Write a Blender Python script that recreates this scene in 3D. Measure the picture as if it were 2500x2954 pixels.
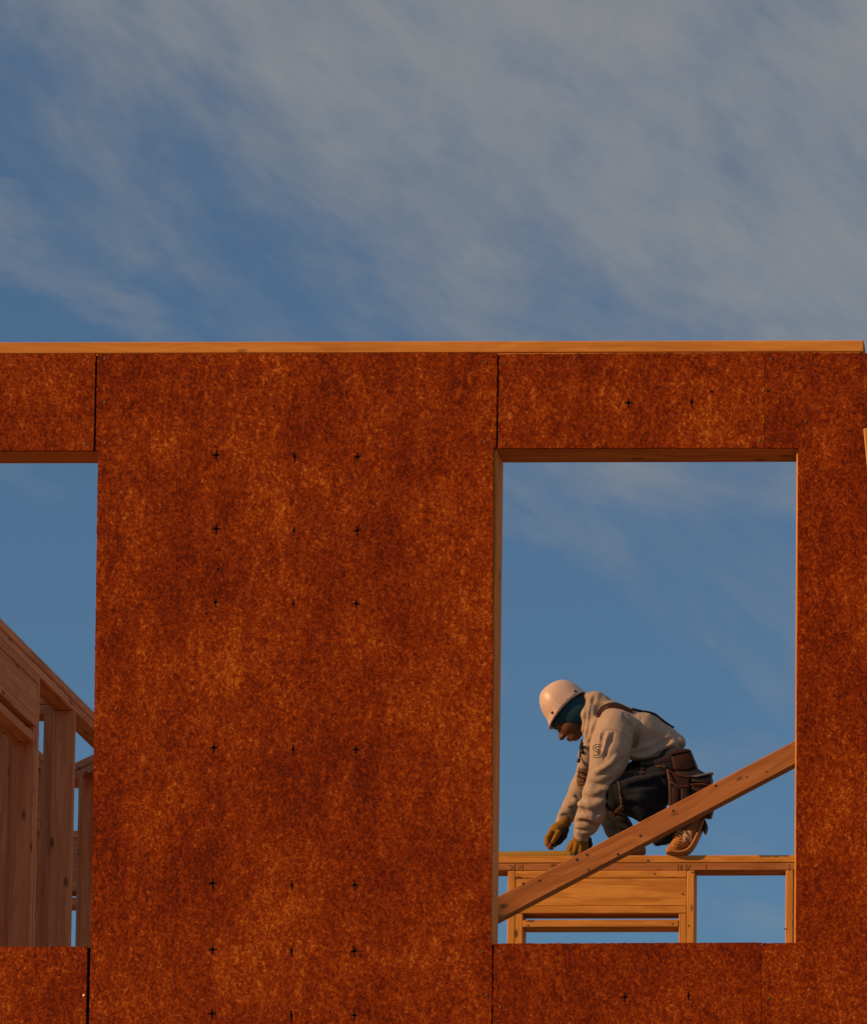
import bpy, bmesh, math, random
import numpy as np
from mathutils import Vector, Matrix
from mathutils.bvhtree import BVHTree

for o in list(bpy.data.objects):
    bpy.data.objects.remove(o)
scene = bpy.context.scene
col = scene.collection
R = math.radians
random.seed(7)

# ---------------------------------------------------------------- camera
F_PX, PX, PY = 12350.0, 3200.0, 3833.0          # focal length and principal point, in photo pixels
PITCH, ROLL = R(5.4), R(0.13)
CAM = Vector((0, 0, 1.6))
_right0 = Vector((1, 0, 0)); _up0 = Vector((0, -math.sin(PITCH), math.cos(PITCH)))
FWD = Vector((0, math.cos(PITCH), math.sin(PITCH)))
RIGHT = _right0*math.cos(ROLL) - _up0*math.sin(ROLL)
UP = _right0*math.sin(ROLL) + _up0*math.cos(ROLL)
cd = bpy.data.cameras.new('camera')
cam = bpy.data.objects.new('camera', cd); col.objects.link(cam)
m = Matrix((RIGHT, UP, -FWD)).transposed().to_4x4(); m.translation = CAM
cam.matrix_world = m
cd.sensor_fit = 'VERTICAL'; cd.sensor_height = 24.0; cd.sensor_width = 24.0*2500/2954
cd.lens = 24.0*F_PX/2954
cd.shift_x = (1250-PX)/2954; cd.shift_y = (PY-1477)/2954
cd.clip_start = 0.1; cd.clip_end = 20000
scene.camera = cam

def at(px, py, Y):
    """world point on the vertical plane at distance Y seen at photo pixel (px, py)"""
    d = RIGHT*((px-PX)/F_PX) + UP*((PY-py)/F_PX) + FWD
    return CAM + d*(Y/d.y)

# ---------------------------------------------------------------- light
SUN_EL, SUN_AZ = R(23), R(66)                   # azimuth measured left of straight behind the camera
sun_dir = Vector((-math.sin(SUN_AZ)*math.cos(SUN_EL), -math.cos(SUN_AZ)*math.cos(SUN_EL), math.sin(SUN_EL)))
sd = bpy.data.lights.new('sun', 'SUN'); sd.energy = 4.9; sd.angle = R(0.6); sd.color = (1.0, 0.52, 0.20)
so = bpy.data.objects.new('sun', sd); col.objects.link(so)
so.rotation_euler = sun_dir.to_track_quat('Z', 'Y').to_euler(); so.location = (-8, -8, 12)

world = bpy.data.worlds.new('World'); scene.world = world; world.use_nodes = True
wt = world.node_tree; wt.nodes.clear()
def N(t, typ, **kw):
    n = t.nodes.new(typ)
    for k, v in kw.items():
        if k == 'inp':
            for i, x in v.items(): n.inputs[i].default_value = x
        else: setattr(n, k, v)
    return n
def L(t, a, b): t.links.new(a, b)
def math_n(t, op, a, b=None, c=None, clamp=False):
    n = N(t, 'ShaderNodeMath', operation=op); n.use_clamp = clamp
    for i, v in enumerate((a, b, c)):
        if v is None: continue
        if isinstance(v, (int, float)): n.inputs[i].default_value = v
        else: L(t, v, n.inputs[i])
    return n.outputs[0]
def ramp(t, fac, stops, interp='LINEAR'):
    n = N(t, 'ShaderNodeValToRGB'); cr = n.color_ramp; cr.interpolation = interp
    while len(cr.elements) < len(stops): cr.elements.new(0.5)
    for e, (p, c) in zip(cr.elements, stops):
        e.position = p; e.color = (c[0], c[1], c[2], 1) if isinstance(c, tuple) else (c, c, c, 1)
    L(t, fac, n.inputs[0]); return n.outputs[0]
def mix(t, fac, a, b, mode='MIX'):
    n = N(t, 'ShaderNodeMix', data_type='RGBA', blend_type=mode)
    for s, v in ((0, fac), (6, a), (7, b)):
        if isinstance(v, (int, float)): n.inputs[s].default_value = v
        elif isinstance(v, tuple): n.inputs[s].default_value = (v[0], v[1], v[2], 1)
        else: L(t, v, n.inputs[s])
    return n.outputs[2]
def noise(t, vec, scale, detail=4, rough=0.55, dist=0.0):
    n = N(t, 'ShaderNodeTexNoise', inp={'Scale': scale, 'Detail': detail, 'Roughness': rough, 'Distortion': dist})
    if vec is not None: L(t, vec, n.inputs['Vector'])
    return n.outputs['Fac']
def mapping(t, vec, loc=(0,0,0), rot=(0,0,0), scale=(1,1,1)):
    n = N(t, 'ShaderNodeMapping', inp={'Location': loc, 'Rotation': rot, 'Scale': scale}); L(t, vec, n.inputs[0])
    return n.outputs[0]

SKY_STRENGTH = 0.07
sky = N(wt, 'ShaderNodeTexSky', sky_type='NISHITA', sun_disc=False)
sky.sun_elevation = SUN_EL
# sky.sun_rotation is measured clockwise from +Y
sky.sun_rotation = math.atan2(sun_dir.x, sun_dir.y)
sky.air_density = 1.0; sky.dust_density = 0.5; sky.ozone_density = 4.0; sky.altitude = 1200
tc = N(wt, 'ShaderNodeTexCoord').outputs['Generated']
# thin cirrus: streaks running from upper left to lower right, thicker higher up
streak = mapping(wt, mapping(wt, tc, rot=(0, R(-38), 0)), loc=(3.1, 0, 1.7), scale=(11, 12, 28))
warp = N(wt, 'ShaderNodeTexNoise', inp={'Scale': 5.0, 'Detail': 3.0}); L(wt, tc, warp.inputs['Vector'])
wv = N(wt, 'ShaderNodeVectorMath', operation='MULTIPLY_ADD'); L(wt, warp.outputs['Color'], wv.inputs[0])
wv.inputs[1].default_value = (1.5, 1.5, 1.5); L(wt, streak, wv.inputs[2])
n_st = noise(wt, wv.outputs[0], 1.0, 9, 0.58)
n_fine = noise(wt, wv.outputs[0], 4.2, 6, 0.6)
n_big = noise(wt, mapping(wt, tc, loc=(0.35, 0, 0.2)), 5.5, 3, 0.5)
sep = N(wt, 'ShaderNodeSeparateXYZ'); L(wt, tc, sep.inputs[0])
cover = math_n(wt, 'ADD', math_n(wt, 'MULTIPLY', sep.outputs['Z'], 8.0), math_n(wt, 'MULTIPLY', sep.outputs['X'], 5.0))
cover = math_n(wt, 'MINIMUM', math_n(wt, 'ADD', cover, -1.72), 0.42)
c1 = math_n(wt, 'ADD', cover, math_n(wt, 'MULTIPLY', math_n(wt, 'SUBTRACT', n_big, 0.5), 0.6))
c2 = math_n(wt, 'ADD', c1, math_n(wt, 'MULTIPLY', math_n(wt, 'SUBTRACT', n_st, 0.5), 1.3))
c3 = math_n(wt, 'ADD', c2, math_n(wt, 'MULTIPLY', math_n(wt, 'SUBTRACT', n_fine, 0.5), 0.65))
dens = N(wt, 'ShaderNodeMapRange', interpolation_type='SMOOTHSTEP', inp={'From Min': -0.30, 'From Max': 0.75, 'To Min': 0.10, 'To Max': 0.86})
L(wt, c3, dens.inputs['Value'])
skyc = N(wt, 'ShaderNodeVectorMath', operation='MULTIPLY'); L(wt, sky.outputs[0], skyc.inputs[0]); skyc.inputs[1].default_value = (0.75, 1.03, 1.05)
CLOUD = (3.95, 4.0, 4.05)
wsp = noise(wt, mapping(wt, mapping(wt, tc, rot=(0, R(-14), 0)), loc=(2.2, 0, 0.6), scale=(13, 13, 38)), 1.0, 7, 0.6)
wsm = noise(wt, mapping(wt, tc, loc=(4.1, 0, 1.3)), 11, 2, 0.5)
wisp = math_n(wt, 'MULTIPLY', ramp(wt, wsp, [(0.46, 0.0), (0.76, 0.65)]), ramp(wt, wsm, [(0.40, 0.0), (0.56, 1.0)]))
dmax = math_n(wt, 'MAXIMUM', dens.outputs[0], wisp)
cl = mix(wt, dmax, skyc.outputs[0], CLOUD)
bg = N(wt, 'ShaderNodeBackground', inp={'Strength': SKY_STRENGTH}); L(wt, cl, bg.inputs[0])
L(wt, bg.outputs[0], N(wt, 'ShaderNodeOutputWorld').inputs[0])

scene.render.engine = 'CYCLES'
scene.view_settings.view_transform = 'Standard'; scene.view_settings.look = 'None'
scene.view_settings.gamma = 1.0; scene.view_settings.exposure = 0.0; scene.view_settings.use_curve_mapping = False

# ---------------------------------------------------------------- helpers
WM = {}
def link(o, M, parent=None):
    col.objects.link(o); WM[o.name] = M
    if parent is not None:
        o.parent = parent; o.matrix_parent_inverse = WM[parent.name].inverted()
    o.matrix_basis = M
    return o
def empty(name, loc):
    return link(bpy.data.objects.new(name, None), Matrix.Translation(loc))
def tag(o, label=None, cat=None, group=None, kind=None):
    if label: o['label'] = label
    if cat: o['category'] = cat
    if group: o['group'] = group
    if kind: o['kind'] = kind
    return o
def from_bm(name, bm, mat, parent=None, M=None, smooth=False):
    me = bpy.data.meshes.new(name); bm.to_mesh(me); bm.free()
    if smooth: me.polygons.foreach_set('use_smooth', [True]*len(me.polygons))
    if mat: me.materials.append(mat)
    return link(bpy.data.objects.new(name, me), M or Matrix(), parent)
def box_bm(L_, W_, H_, bev=0.0032):
    bm = bmesh.new(); bmesh.ops.create_cube(bm, size=1.0)
    bmesh.ops.scale(bm, vec=(L_, W_, H_), verts=bm.verts)
    if bev: bmesh.ops.bevel(bm, geom=list(bm.edges), offset=bev, segments=1, affect='EDGES', profile=0.5)
    return bm
def beam(name, a, b, width, thick, across, mat, parent=None, bev=0.0032):
    """board from a to b (centre line); 'across' is the direction of its width"""
    a, b = Vector(a), Vector(b); x = (b-a).normalized()
    y = Vector(across); y = (y - x*y.dot(x)).normalized(); z = x.cross(y)
    M = Matrix((x, y, z)).transposed().to_4x4(); M.translation = (a+b)/2
    return from_bm(name, box_bm((b-a).length, width, thick, bev), mat, parent, M)
class Frame:
    """a stud wall's own axes: s along it, t into it, z up"""
    def __init__(self, org, sdir):
        self.o = Vector(org); self.s = Vector(sdir).normalized(); self.t = Vector((-self.s.y, self.s.x, 0))
    def p(self, s, t, z): return self.o + self.s*s + self.t*t + Vector((0, 0, z - self.o.z))
def lumber(fr, name, parent, s0, s1, t0, t1, z0, z1, mat):
    ds, dt, dz = s1-s0, t1-t0, z1-z0
    c = fr.p((s0+s1)/2, (t0+t1)/2, (z0+z1)/2)
    ax = [(ds, fr.s), (dt, fr.t), (dz, Vector((0, 0, 1)))]
    i = max(range(3), key=lambda k: ax[k][0])
    x = ax[i]; y = ax[(i+1) % 3]; z = ax[(i+2) % 3]
    M = Matrix((x[1], y[1], z[1])).transposed().to_4x4(); M.translation = c
    return from_bm(name, box_bm(x[0], y[0], z[0]), mat, parent, M)

# ---------------------------------------------------------------- materials
def new_mat(name):
    mt = bpy.data.materials.new(name); mt.use_nodes = True
    t = mt.node_tree; t.nodes.clear()
    b = N(t, 'ShaderNodeBsdfPrincipled'); o = N(t, 'ShaderNodeOutputMaterial'); L(t, b.outputs[0], o.inputs[0])
    return mt, t, b
def obj_coord(t, spread=13.0):
    tc_ = N(t, 'ShaderNodeTexCoord').outputs['Object']; inf = N(t, 'ShaderNodeObjectInfo').outputs['Random']
    v = N(t, 'ShaderNodeVectorMath', operation='ADD'); L(t, tc_, v.inputs[0])
    c = N(t, 'ShaderNodeCombineXYZ')
    for i, k in enumerate((1.0, 0.37, 0.61)): L(t, math_n(t, 'MULTIPLY', inf, spread*k), c.inputs[i])
    L(t, c.outputs[0], v.inputs[1]); return v.outputs[0], inf
def bump(t, b, h, strength=0.3, dist=0.002):
    n = N(t, 'ShaderNodeBump', inp={'Strength': strength, 'Distance': dist}); L(t, h, n.inputs['Height']); L(t, n.outputs[0], b.inputs['Normal'])
def wood_mat(name, light, dark, knot=(0.09, 0.035, 0.015), rough=0.75):
    mt, t, b = new_mat(name)
    v, rnd = obj_coord(t)
    wob = noise(t, mapping(t, v, scale=(1.1, 5, 5)), 1.0, 3, 0.5)
    g = mapping(t, v, scale=(0.35, 16, 16))
    off = N(t, 'ShaderNodeCombineXYZ'); L(t, math_n(t, 'MULTIPLY', wob, 5.0), off.inputs[1]); L(t, math_n(t, 'MULTIPLY', wob, 3.0), off.inputs[2])
    ga = N(t, 'ShaderNodeVectorMath', operation='ADD'); L(t, g, ga.inputs[0]); L(t, off.outputs[0], ga.inputs[1])
    grain = noise(t, ga.outputs[0], 2.2, 5, 0.6)
    fine = noise(t, mapping(t, v, scale=(3, 150, 150)), 1.0, 3, 0.5)
    c = mix(t, ramp(t, grain, [(0.40, 0.0), (0.60, 1.0)]), tuple(x*0.88 for x in dark), light)
    c = mix(t, math_n(t, 'MULTIPLY', fine, 0.35), c, tuple(x*0.55 for x in dark))
    # boards differ a little
    c = mix(t, math_n(t, 'MULTIPLY', rnd, 0.35), c, tuple(x*0.8 for x in dark), 'MIX')
    st_ = noise(t, mapping(t, v, loc=(5, 2, 1), scale=(1.3, 34, 34)), 1.0, 3, 0.6)
    c = mix(t, math_n(t, 'MULTIPLY', ramp(t, st_, [(0.58, 0.0), (0.72, 1.0)]), 0.55), c, tuple(x*0.42 for x in dark))
    # knots
    vo = N(t, 'ShaderNodeTexVoronoi', feature='F1', inp={'Scale': 1.0, 'Randomness': 1.0}); L(t, mapping(t, v, scale=(6.5, 15, 15)), vo.inputs['Vector'])
    sp = N(t, 'ShaderNodeSeparateColor'); L(t, vo.outputs['Color'], sp.inputs[0])
    kd = math_n(t, 'ADD', vo.outputs['Distance'], math_n(t, 'MULTIPLY', fine, 0.06))
    k = N(t, 'ShaderNodeMapRange', inp={'From Min': 0.12, 'From Max': 0.22, 'To Min': 1.0, 'To Max': 0.0}); k.clamp = True; L(t, kd, k.inputs['Value'])
    km = math_n(t, 'MULTIPLY', k.outputs[0], math_n(t, 'GREATER_THAN', sp.outputs[0], 0.47))
    c = mix(t, math_n(t, 'MULTIPLY', km, 0.85), c, knot)
    L(t, c, b.inputs['Base Color']); b.inputs['Roughness'].default_value = rough
    b.inputs['Specular IOR Level'].default_value = 0.12
    bump(t, b, math_n(t, 'ADD', grain, math_n(t, 'MULTIPLY', fine, 0.6)), 0.35, 0.0015)
    return mt
PINE = wood_mat('pine_lumber', (0.73, 0.350, 0.078), (0.58, 0.240, 0.045))
FIR = wood_mat('fir_lumber', (0.52, 0.222, 0.076), (0.39, 0.150, 0.048))

SHADE_PINE = wood_mat('shade_pine_lumber', (0.74, 0.305, 0.135), (0.58, 0.205, 0.088))  # pine recoloured for the left framing, its warm shade tone put into the colour

def osb_mat():
    mt, t, b = new_mat('osb_sheathing')
    v, rnd = obj_coord(t, 9.0)
    wn = N(t, 'ShaderNodeTexNoise', inp={'Scale': 9.0, 'Detail': 3.0}); L(t, v, wn.inputs['Vector'])
    wv_ = N(t, 'ShaderNodeVectorMath', operation='MULTIPLY_ADD'); L(t, wn.outputs['Color'], wv_.inputs[0]); wv_.inputs[1].default_value = (0.035,)*3; L(t, v, wv_.inputs[2])
    lay = []
    for ang, sx, sz, ofs in ((8, 170, 70, 0.0), (62, 210, 85, 3.3), (-40, 300, 130, 6.1)):
        vo = N(t, 'ShaderNodeTexVoronoi', feature='F1', inp={'Scale': 1.0})
        L(t, mapping(t, mapping(t, wv_.outputs[0], loc=(ofs, 0, ofs), rot=(0, R(ang), 0)), scale=(sx, 1, sz)), vo.inputs['Vector'])
        s_ = N(t, 'ShaderNodeSeparateColor'); L(t, vo.outputs['Color'], s_.inputs[0]); lay.append(s_.outputs[0])
    a = math_n(t, 'MULTIPLY_ADD', lay[1], 0.27, math_n(t, 'MULTIPLY', lay[0], 0.30))
    a = math_n(t, 'MULTIPLY_ADD', lay[2], 0.40, a)
    big = noise(t, mapping(t, v, scale=(1, 1, 0.8)), 2.6, 4, 0.55)
    mid = noise(t, mapping(t, v, scale=(1.2, 1, 0.7)), 26, 4, 0.6)
    fine = noise(t, v, 170, 3, 0.6)
    a = math_n(t, 'MULTIPLY_ADD', math_n(t, 'SUBTRACT', big, 0.5), 0.85, a)
    a = math_n(t, 'MULTIPLY_ADD', math_n(t, 'SUBTRACT', mid, 0.5), 0.45, a)
    a = math_n(t, 'MULTIPLY_ADD', math_n(t, 'SUBTRACT', fine, 0.5), 0.50, a)
    fl = N(t, 'ShaderNodeTexVoronoi', feature='F1', inp={'Scale': 1.0}); L(t, mapping(t, mapping(t, wv_.outputs[0], rot=(0, R(-12), 0)), scale=(70, 1, 17)), fl.inputs['Vector'])
    fs_ = N(t, 'ShaderNodeSeparateColor'); L(t, fl.outputs['Color'], fs_.inputs[0])
    a = math_n(t, 'MULTIPLY_ADD', math_n(t, 'MULTIPLY', math_n(t, 'GREATER_THAN', fs_.outputs[1], 0.86), math_n(t, 'SUBTRACT', 0.75, fl.outputs['Distance'])), 0.22, a)
    stn = noise(t, mapping(t, v, loc=(3, 0, 7), scale=(9, 1, 1.6)), 1.0, 4, 0.6)
    blo = noise(t, mapping(t, v, loc=(1, 0, 4)), 7.5, 3, 0.55)
    a = math_n(t, 'MULTIPLY_ADD', math_n(t, 'SUBTRACT', stn, 0.5), 0.55, a)
    a = math_n(t, 'MULTIPLY_ADD', math_n(t, 'SUBTRACT', blo, 0.5), 0.45, a)
    c = ramp(t, a, [(0.12, (0.085, 0.012, 0.004)), (0.42, (0.180, 0.026, 0.0040)), (0.64, (0.250, 0.043, 0.0050)), (0.85, (0.35, 0.083, 0.009)), (1.0, (0.48, 0.165, 0.020))])
    # dark specks of bark and resin
    sv = N(t, 'ShaderNodeTexVoronoi', feature='F1', inp={'Scale': 42.0}); L(t, wv_.outputs[0], sv.inputs['Vector'])
    ss = N(t, 'ShaderNodeSeparateColor'); L(t, sv.outputs['Color'], ss.inputs[0])
    k = N(t, 'ShaderNodeMapRange', inp={'From Min': 0.10, 'From Max': 0.26, 'To Min': 1.0, 'To Max': 0.0}); k.clamp = True
    L(t, math_n(t, 'MULTIPLY_ADD', fine, 0.12, sv.outputs['Distance']), k.inputs['Value'])
    c = mix(t, math_n(t, 'MULTIPLY', k.outputs[0], math_n(t, 'MULTIPLY', math_n(t, 'GREATER_THAN', ss.outputs[0], 0.74), 0.75)), c, (0.03, 0.012, 0.008))
    L(t, c, b.inputs['Base Color'])
    b.inputs['Roughness'].default_value = 0.75; b.inputs['Specular IOR Level'].default_value = 0.04
    bump(t, b, math_n(t, 'ADD', a, math_n(t, 'MULTIPLY', fine, 0.5)), 0.45, 0.0016)
    return mt
OSB = osb_mat()
def simple(name, c, rough=0.8, var=0.25, scale=40, bmp=0.0, metal=0.0, spec=0.3, c2=None):
    mt, t, b = new_mat(name)
    v, rnd = obj_coord(t, 3.0)
    n = noise(t, v, scale, 4, 0.6)
    cc = mix(t, ramp(t, n, [(0.3, 0.0), (0.7, 1.0)]), tuple(x*(1-var) for x in c), c2 or tuple(min(1, x*(1+var)) for x in c))
    L(t, cc, b.inputs['Base Color']); b.inputs['Roughness'].default_value = rough; b.inputs['Metallic'].default_value = metal
    b.inputs['Specular IOR Level'].default_value = spec
    if bmp: bump(t, b, n, bmp, 0.0058)
    return mt
INK = simple('black_ink', (0.012, 0.012, 0.014), 0.9, spec=0.05)
GLINT_NAIL = simple('glint_nail_head', (0.85, 0.55, 0.25), 0.4, 0.1)  # nail head with its sun glint painted into the base colour
NAILM = simple('rusty_nail_head', (0.05, 0.035, 0.03), 0.6)
DIRT = simple('bare_dirt', (0.32, 0.20, 0.11), 0.95, 0.3, 1.5, bmp=0.3)
PLY = simple('plywood_deck', (0.52, 0.29, 0.12), 0.8, 0.25, 12)

# ---------------------------------------------------------------- setting
bm = bmesh.new(); bmesh.ops.create_grid(bm, x_segments=4, y_segments=4, size=3000)
tag(from_bm('ground', bm, DIRT), kind='structure')

YF = 13.0                       # outer face of the sheathing
YB = YF + 0.0125                # framing behind it
DEP = 0.140
def zt_(px, py, Y): return at(px, py, Y).z
ZTOP = at(1250, 984, YB).z
ZDECK = ZTOP - 2.44 - 0.02
X_LEFT, X_RIGHT = -8.2, at(2507, 1200, YF).x

# ---- the sheathed outside wall
wall = empty('sheathed_wall', (-3.0, YF, ZDECK - 0.25))
tag(wall, 'orange strand board sheathed outside wall with two window openings', 'wall')
def X(px, py=2000): return at(px, py, YF).x
def Z(py, px=1250): return at(px, py, YF).z
Z_OSBTOP = Z(1018)
Z_HEAD = Z(1293); Z_SILL = Z(2721); Z_BOT = ZDECK - 0.30
Z_HEADL = Z(1297); Z_SILLL = Z(2728)
x_s1t, x_s1b = X(281.5, 1020), X(256, 2900)            # left seam
xs1 = x_s1t; xs2 = X(1437, 1150); xs2b = X(1422, 2840); xs3 = X(2204, 1150)
x_wl = X(1420.5, 1400); x_wlb = X(1416, 2700); x_wr = X(2297.5, 2000); x_lw = X(281, 1320); x_lwb = X(263, 2700)
GAP = 0.0022
def jag(pts, step=0.010, amp=0.0006):
    out = []
    for i in range(len(pts)):
        a = Vector(pts[i]); b_ = Vector(pts[(i+1) % len(pts)]); n = max(1, int((b_-a).length/step)) if (b_-a).length < 4 else 1
        n = min(n, 160)
        d = (b_-a).normalized() if (b_-a).length > 0 else Vector((0, 0)); nn = Vector((-d.y, d.x))
        out.append(a)
        for k in range(1, n): out.append(a.lerp(b_, k/n) + nn*random.gauss(0, amp))
    return out
def panel(outline, parent, Y0=YF, th=0.011, mat=OSB, name='strand_board_panel'):
    pts = jag(outline); org = Vector((outline[0][0], Y0, outline[0][1]))
    bm = bmesh.new()
    vs = [bm.verts.new((p.x-org.x, 0, p.y-org.z)) for p in pts]
    f = bm.faces.new(vs); r = bmesh.ops.extrude_face_region(bm, geom=[f])
    for g in r['geom']:
        if isinstance(g, bmesh.types.BMVert): g.co.y += th
    bmesh.ops.triangulate(bm, faces=list(bm.faces)); bmesh.ops.recalc_face_normals(bm, faces=bm.faces)
    return from_bm(name, bm, mat, parent, Matrix.Translation(org))
LW_X0 = x_lw - 0.92                                      # far side of the left window, outside the picture
p_left = panel([(X_LEFT, Z_OSBTOP), (X_LEFT, Z_BOT), (x_s1b-0.007, Z_BOT), (x_s1b-0.007+(x_s1t-x_s1b)*0.04, Z_SILLL), (LW_X0, Z_SILLL), (LW_X0, Z_HEADL), (xs1-0.0065, Z_HEADL), (xs1-0.006, Z_OSBTOP)], wall)
p_mid = panel([(xs1, Z_OSBTOP-0.001), (xs1+0.001, Z_HEADL), (x_lw+0.002, Z_HEADL), (x_lwb, Z_SILLL), (x_s1b, Z_BOT), (xs2b-0.0045, Z_BOT), (xs2b-0.0045, Z_SILL), (x_wlb, Z_SILL+0.002), (x_wl, Z_HEAD-0.001), (x_wl, Z_HEAD+0.001), (xs2-0.006, Z_HEAD+0.002), (xs2-0.005, Z_OSBTOP)], wall)
p_head = panel([(xs2, Z_OSBTOP-0.0043), (xs2, Z_HEAD), (xs3-GAP*0.6, Z_HEAD), (xs3-GAP*0.6, Z_OSBTOP-0.002)], wall)
p_sill = panel([(xs2b, Z_SILL-0.001), (xs2b, Z_BOT), (xs3-GAP*0.6, Z_BOT), (xs3-GAP*0.6, Z_SILL)], wall)
p_right = panel([(xs3, Z_OSBTOP-0.001), (xs3, Z_HEAD-0.001), (x_wr, Z_HEAD-0.001), (x_wr, Z_SILL-0.002), (xs3, Z_SILL-0.002), (xs3, Z_BOT), (X_RIGHT, Z_BOT), (X_RIGHT, Z_OSBTOP-0.0043)], wall)
SEAM_SHADE = simple('dark_teal_seam_shade', (0.006, 0.012, 0.014), 0.9, spec=0.05)  # dark strips behind the seams paint in the shade of the deep gaps
for xa, xb, za, zb, pp_ in ((xs1-0.011, xs1+0.004, Z_HEADL+0.002, Z_OSBTOP-0.004, p_left), (x_s1b-0.011, x_s1b+0.005, Z_BOT+0.01, Z_SILLL-0.002, p_left), (xs2-0.010, xs2+0.004, Z_HEAD+0.003, Z_OSBTOP-0.006, p_head), (xs2b-0.009, xs2b+0.004, Z_BOT+0.01, Z_SILL-0.003, p_sill)):
    from_bm('seam_shade_strip', box_bm(xb-xa, 0.0012, zb-za, 0), SEAM_SHADE, pp_, Matrix.Translation(((xa+xb)/2, YF+0.0117, (za+zb)/2)))
# lower storey sheathing, under the picture
for a_, b_ in ((X_LEFT, -5.6), (-5.597, -3.2), (-3.197, X_RIGHT)):
    panel([(a_, Z_BOT-0.0085), (a_, 0.02), (b_, 0.02), (b_, Z_BOT-0.0085)], wall)
# framing of this wall
fr = Frame((0, YB, 0), (1, 0, 0))
x_pl = at(2490, 1000, YB).x
lumber(fr, 'top_plate', wall, X_LEFT, x_pl, 0, DEP, ZTOP-0.038, ZTOP, PINE)
lumber(fr, 'top_plate', wall, X_LEFT, X_RIGHT-0.03, 0.0005, DEP, ZTOP-0.0765, ZTOP-0.0385, PINE)
HB = at(1850, 1296, YB).z
xr_l, xr_r = at(1425, 2000, YB).x, at(2292.5, 2000, YB).x
lumber(fr, 'window_header', wall, xr_l-0.038, xr_r+0.036, 0, DEP, HB, HB+0.24, FIR)
lumber(fr, 'trimmer_stud', wall, xr_l-0.038, xr_l, 0.001, DEP-0.001, ZDECK+0.04, HB-0.0005, PINE)
lumber(fr, 'trimmer_stud', wall, xr_r, xr_r+0.038, 0.001, DEP-0.001, ZDECK+0.04, HB-0.0005, PINE)
SB = at(1850, 2724, YB).z
lumber(fr, 'window_sill', wall, xr_l+0.0005, xr_r-0.0005, 0, DEP, SB-0.042, SB-0.004, PINE)
HBL = at(140, 1299, YB).z; xl_r = at(286, 2000, YB).x
lumber(fr, 'window_header', wall, LW_X0-0.04, xl_r+0.036, 0, DEP, HBL, HBL+0.24, FIR)
lumber(fr, 'trimmer_stud', wall, xl_r, xl_r+0.038, 0.001, DEP-0.001, ZDECK+0.04, HBL-0.0005, PINE)
lumber(fr, 'trimmer_stud', wall, LW_X0-0.038, LW_X0, 0.001, DEP-0.001, ZDECK+0.04, HBL-0.0005, PINE)
lumber(fr, 'window_sill', wall, LW_X0+0.0005, xl_r-0.0005, 0, DEP, Z_SILLL-0.044, Z_SILLL-0.006, PINE)
for xx in (xs3-0.019, xl_r+0.0385, -2.72, -2.31, xr_l-0.0765, xr_r+0.0385, X_RIGHT-0.075, LW_X0-0.0765, LW_X0-0.48, LW_X0-0.89, LW_X0-1.3, LW_X0-1.7):
    lumber(fr, 'stud', wall, xx, xx+0.038, 0, DEP, ZDECK+0.04, SB-0.043 if xx == xs3-0.019 else ZTOP-0.077, PINE)
lumber(fr, 'bottom_plate', wall, X_LEFT, X_RIGHT-0.03, 0, DEP, ZDECK+0.001, ZDECK+0.039, PINE)

# ink marks printed on the sheets, nail heads
def ink(px, py, parent, kind, s=1.0):
    c = at(px, py, YF); bm = bmesh.new()
    def stroke(a, b_, w):
        a = Vector(a); b_ = Vector(b_); d = (b_-a).normalized(); n = Vector((-d.y, d.x))
        k = 5; pr = None
        for i in range(k+1):
            q = a.lerp(b_, i/k) + n*random.gauss(0, 0.0006); ww = w*(0.35+0.65*math.sin(math.pi*min(max(i/k, 0.08), 0.92)))*random.uniform(0.8, 1.2)
            cur = [bm.verts.new((q.x+n.x*ww, 0, q.y+n.y*ww)), bm.verts.new((q.x-n.x*ww, 0, q.y-n.y*ww))]
            if pr: bm.faces.new((pr[0], pr[1], cur[1], cur[0]))
            pr = cur
    t_ = random.uniform(-0.15, 0.25)
    if kind == '+':
        stroke((0.001*random.uniform(-1, 1), -0.018*s), (0, 0.017*s), 0.0024*s)
        stroke((-0.014*s, -0.014*t_*s), (0.013*s, 0.014*t_*s), 0.0028*s)
        stroke((-0.005*s, 0), (0.005*s, 0.001), 0.0042*s)
    elif kind == '|':
        stroke((0.0012, -0.017*s), (-0.0006, 0.016*s), 0.0022*s); stroke((0, -0.006*s), (0.0005, 0.006*s), 0.004*s)
    else:
        stroke((-0.004*s, 0), (0.005*s, 0.001*s), 0.005*s)
    for f in bm.faces:
        if f.normal.y > 0: f.normal_flip()
    r = bmesh.ops.extrude_face_region(bm, geom=list(bm.faces))
    for g in r['geom']:
        if isinstance(g, bmesh.types.BMVert): g.co.y -= 0.0006
    c.y -= 0.0003
    from_bm('ink_mark', bm, INK, parent, Matrix.Translation(c))
rows = [1312, 1526, 1737, 2157, 2548, 2739, 2924]
for k_, (col_x, drift, kd) in enumerate(((625, -14, '+'), (849, -10, '|'), (1030, -9, '+'))):
    for r_ in rows:
        ink(col_x + drift*(r_-1312)/1612 + random.uniform(-1, 1), r_ + (5 if k_ else 0), p_mid, kd, random.uniform(0.8, 1.05))
for px_, py_, kd, pr_ in ((628, 1642, '.', p_mid), (1811, 1162, '+', p_head), (1994, 1160, '|', p_head), (2213, 1128, '.', p_right), (2051, 1130, '.', p_head), (1801, 2876, '+', p_sill), (1984, 2873, '|', p_sill), (594, 1770, '.', p_mid)):
    ink(px_, py_, pr_, kd, 0.9 if kd != '.' else 0.8)
def disc_bm(r, h, n=10):
    bm = bmesh.new(); bmesh.ops.create_cone(bm, cap_ends=True, segments=n, radius1=r, radius2=r*0.9, depth=h); return bm
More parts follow.
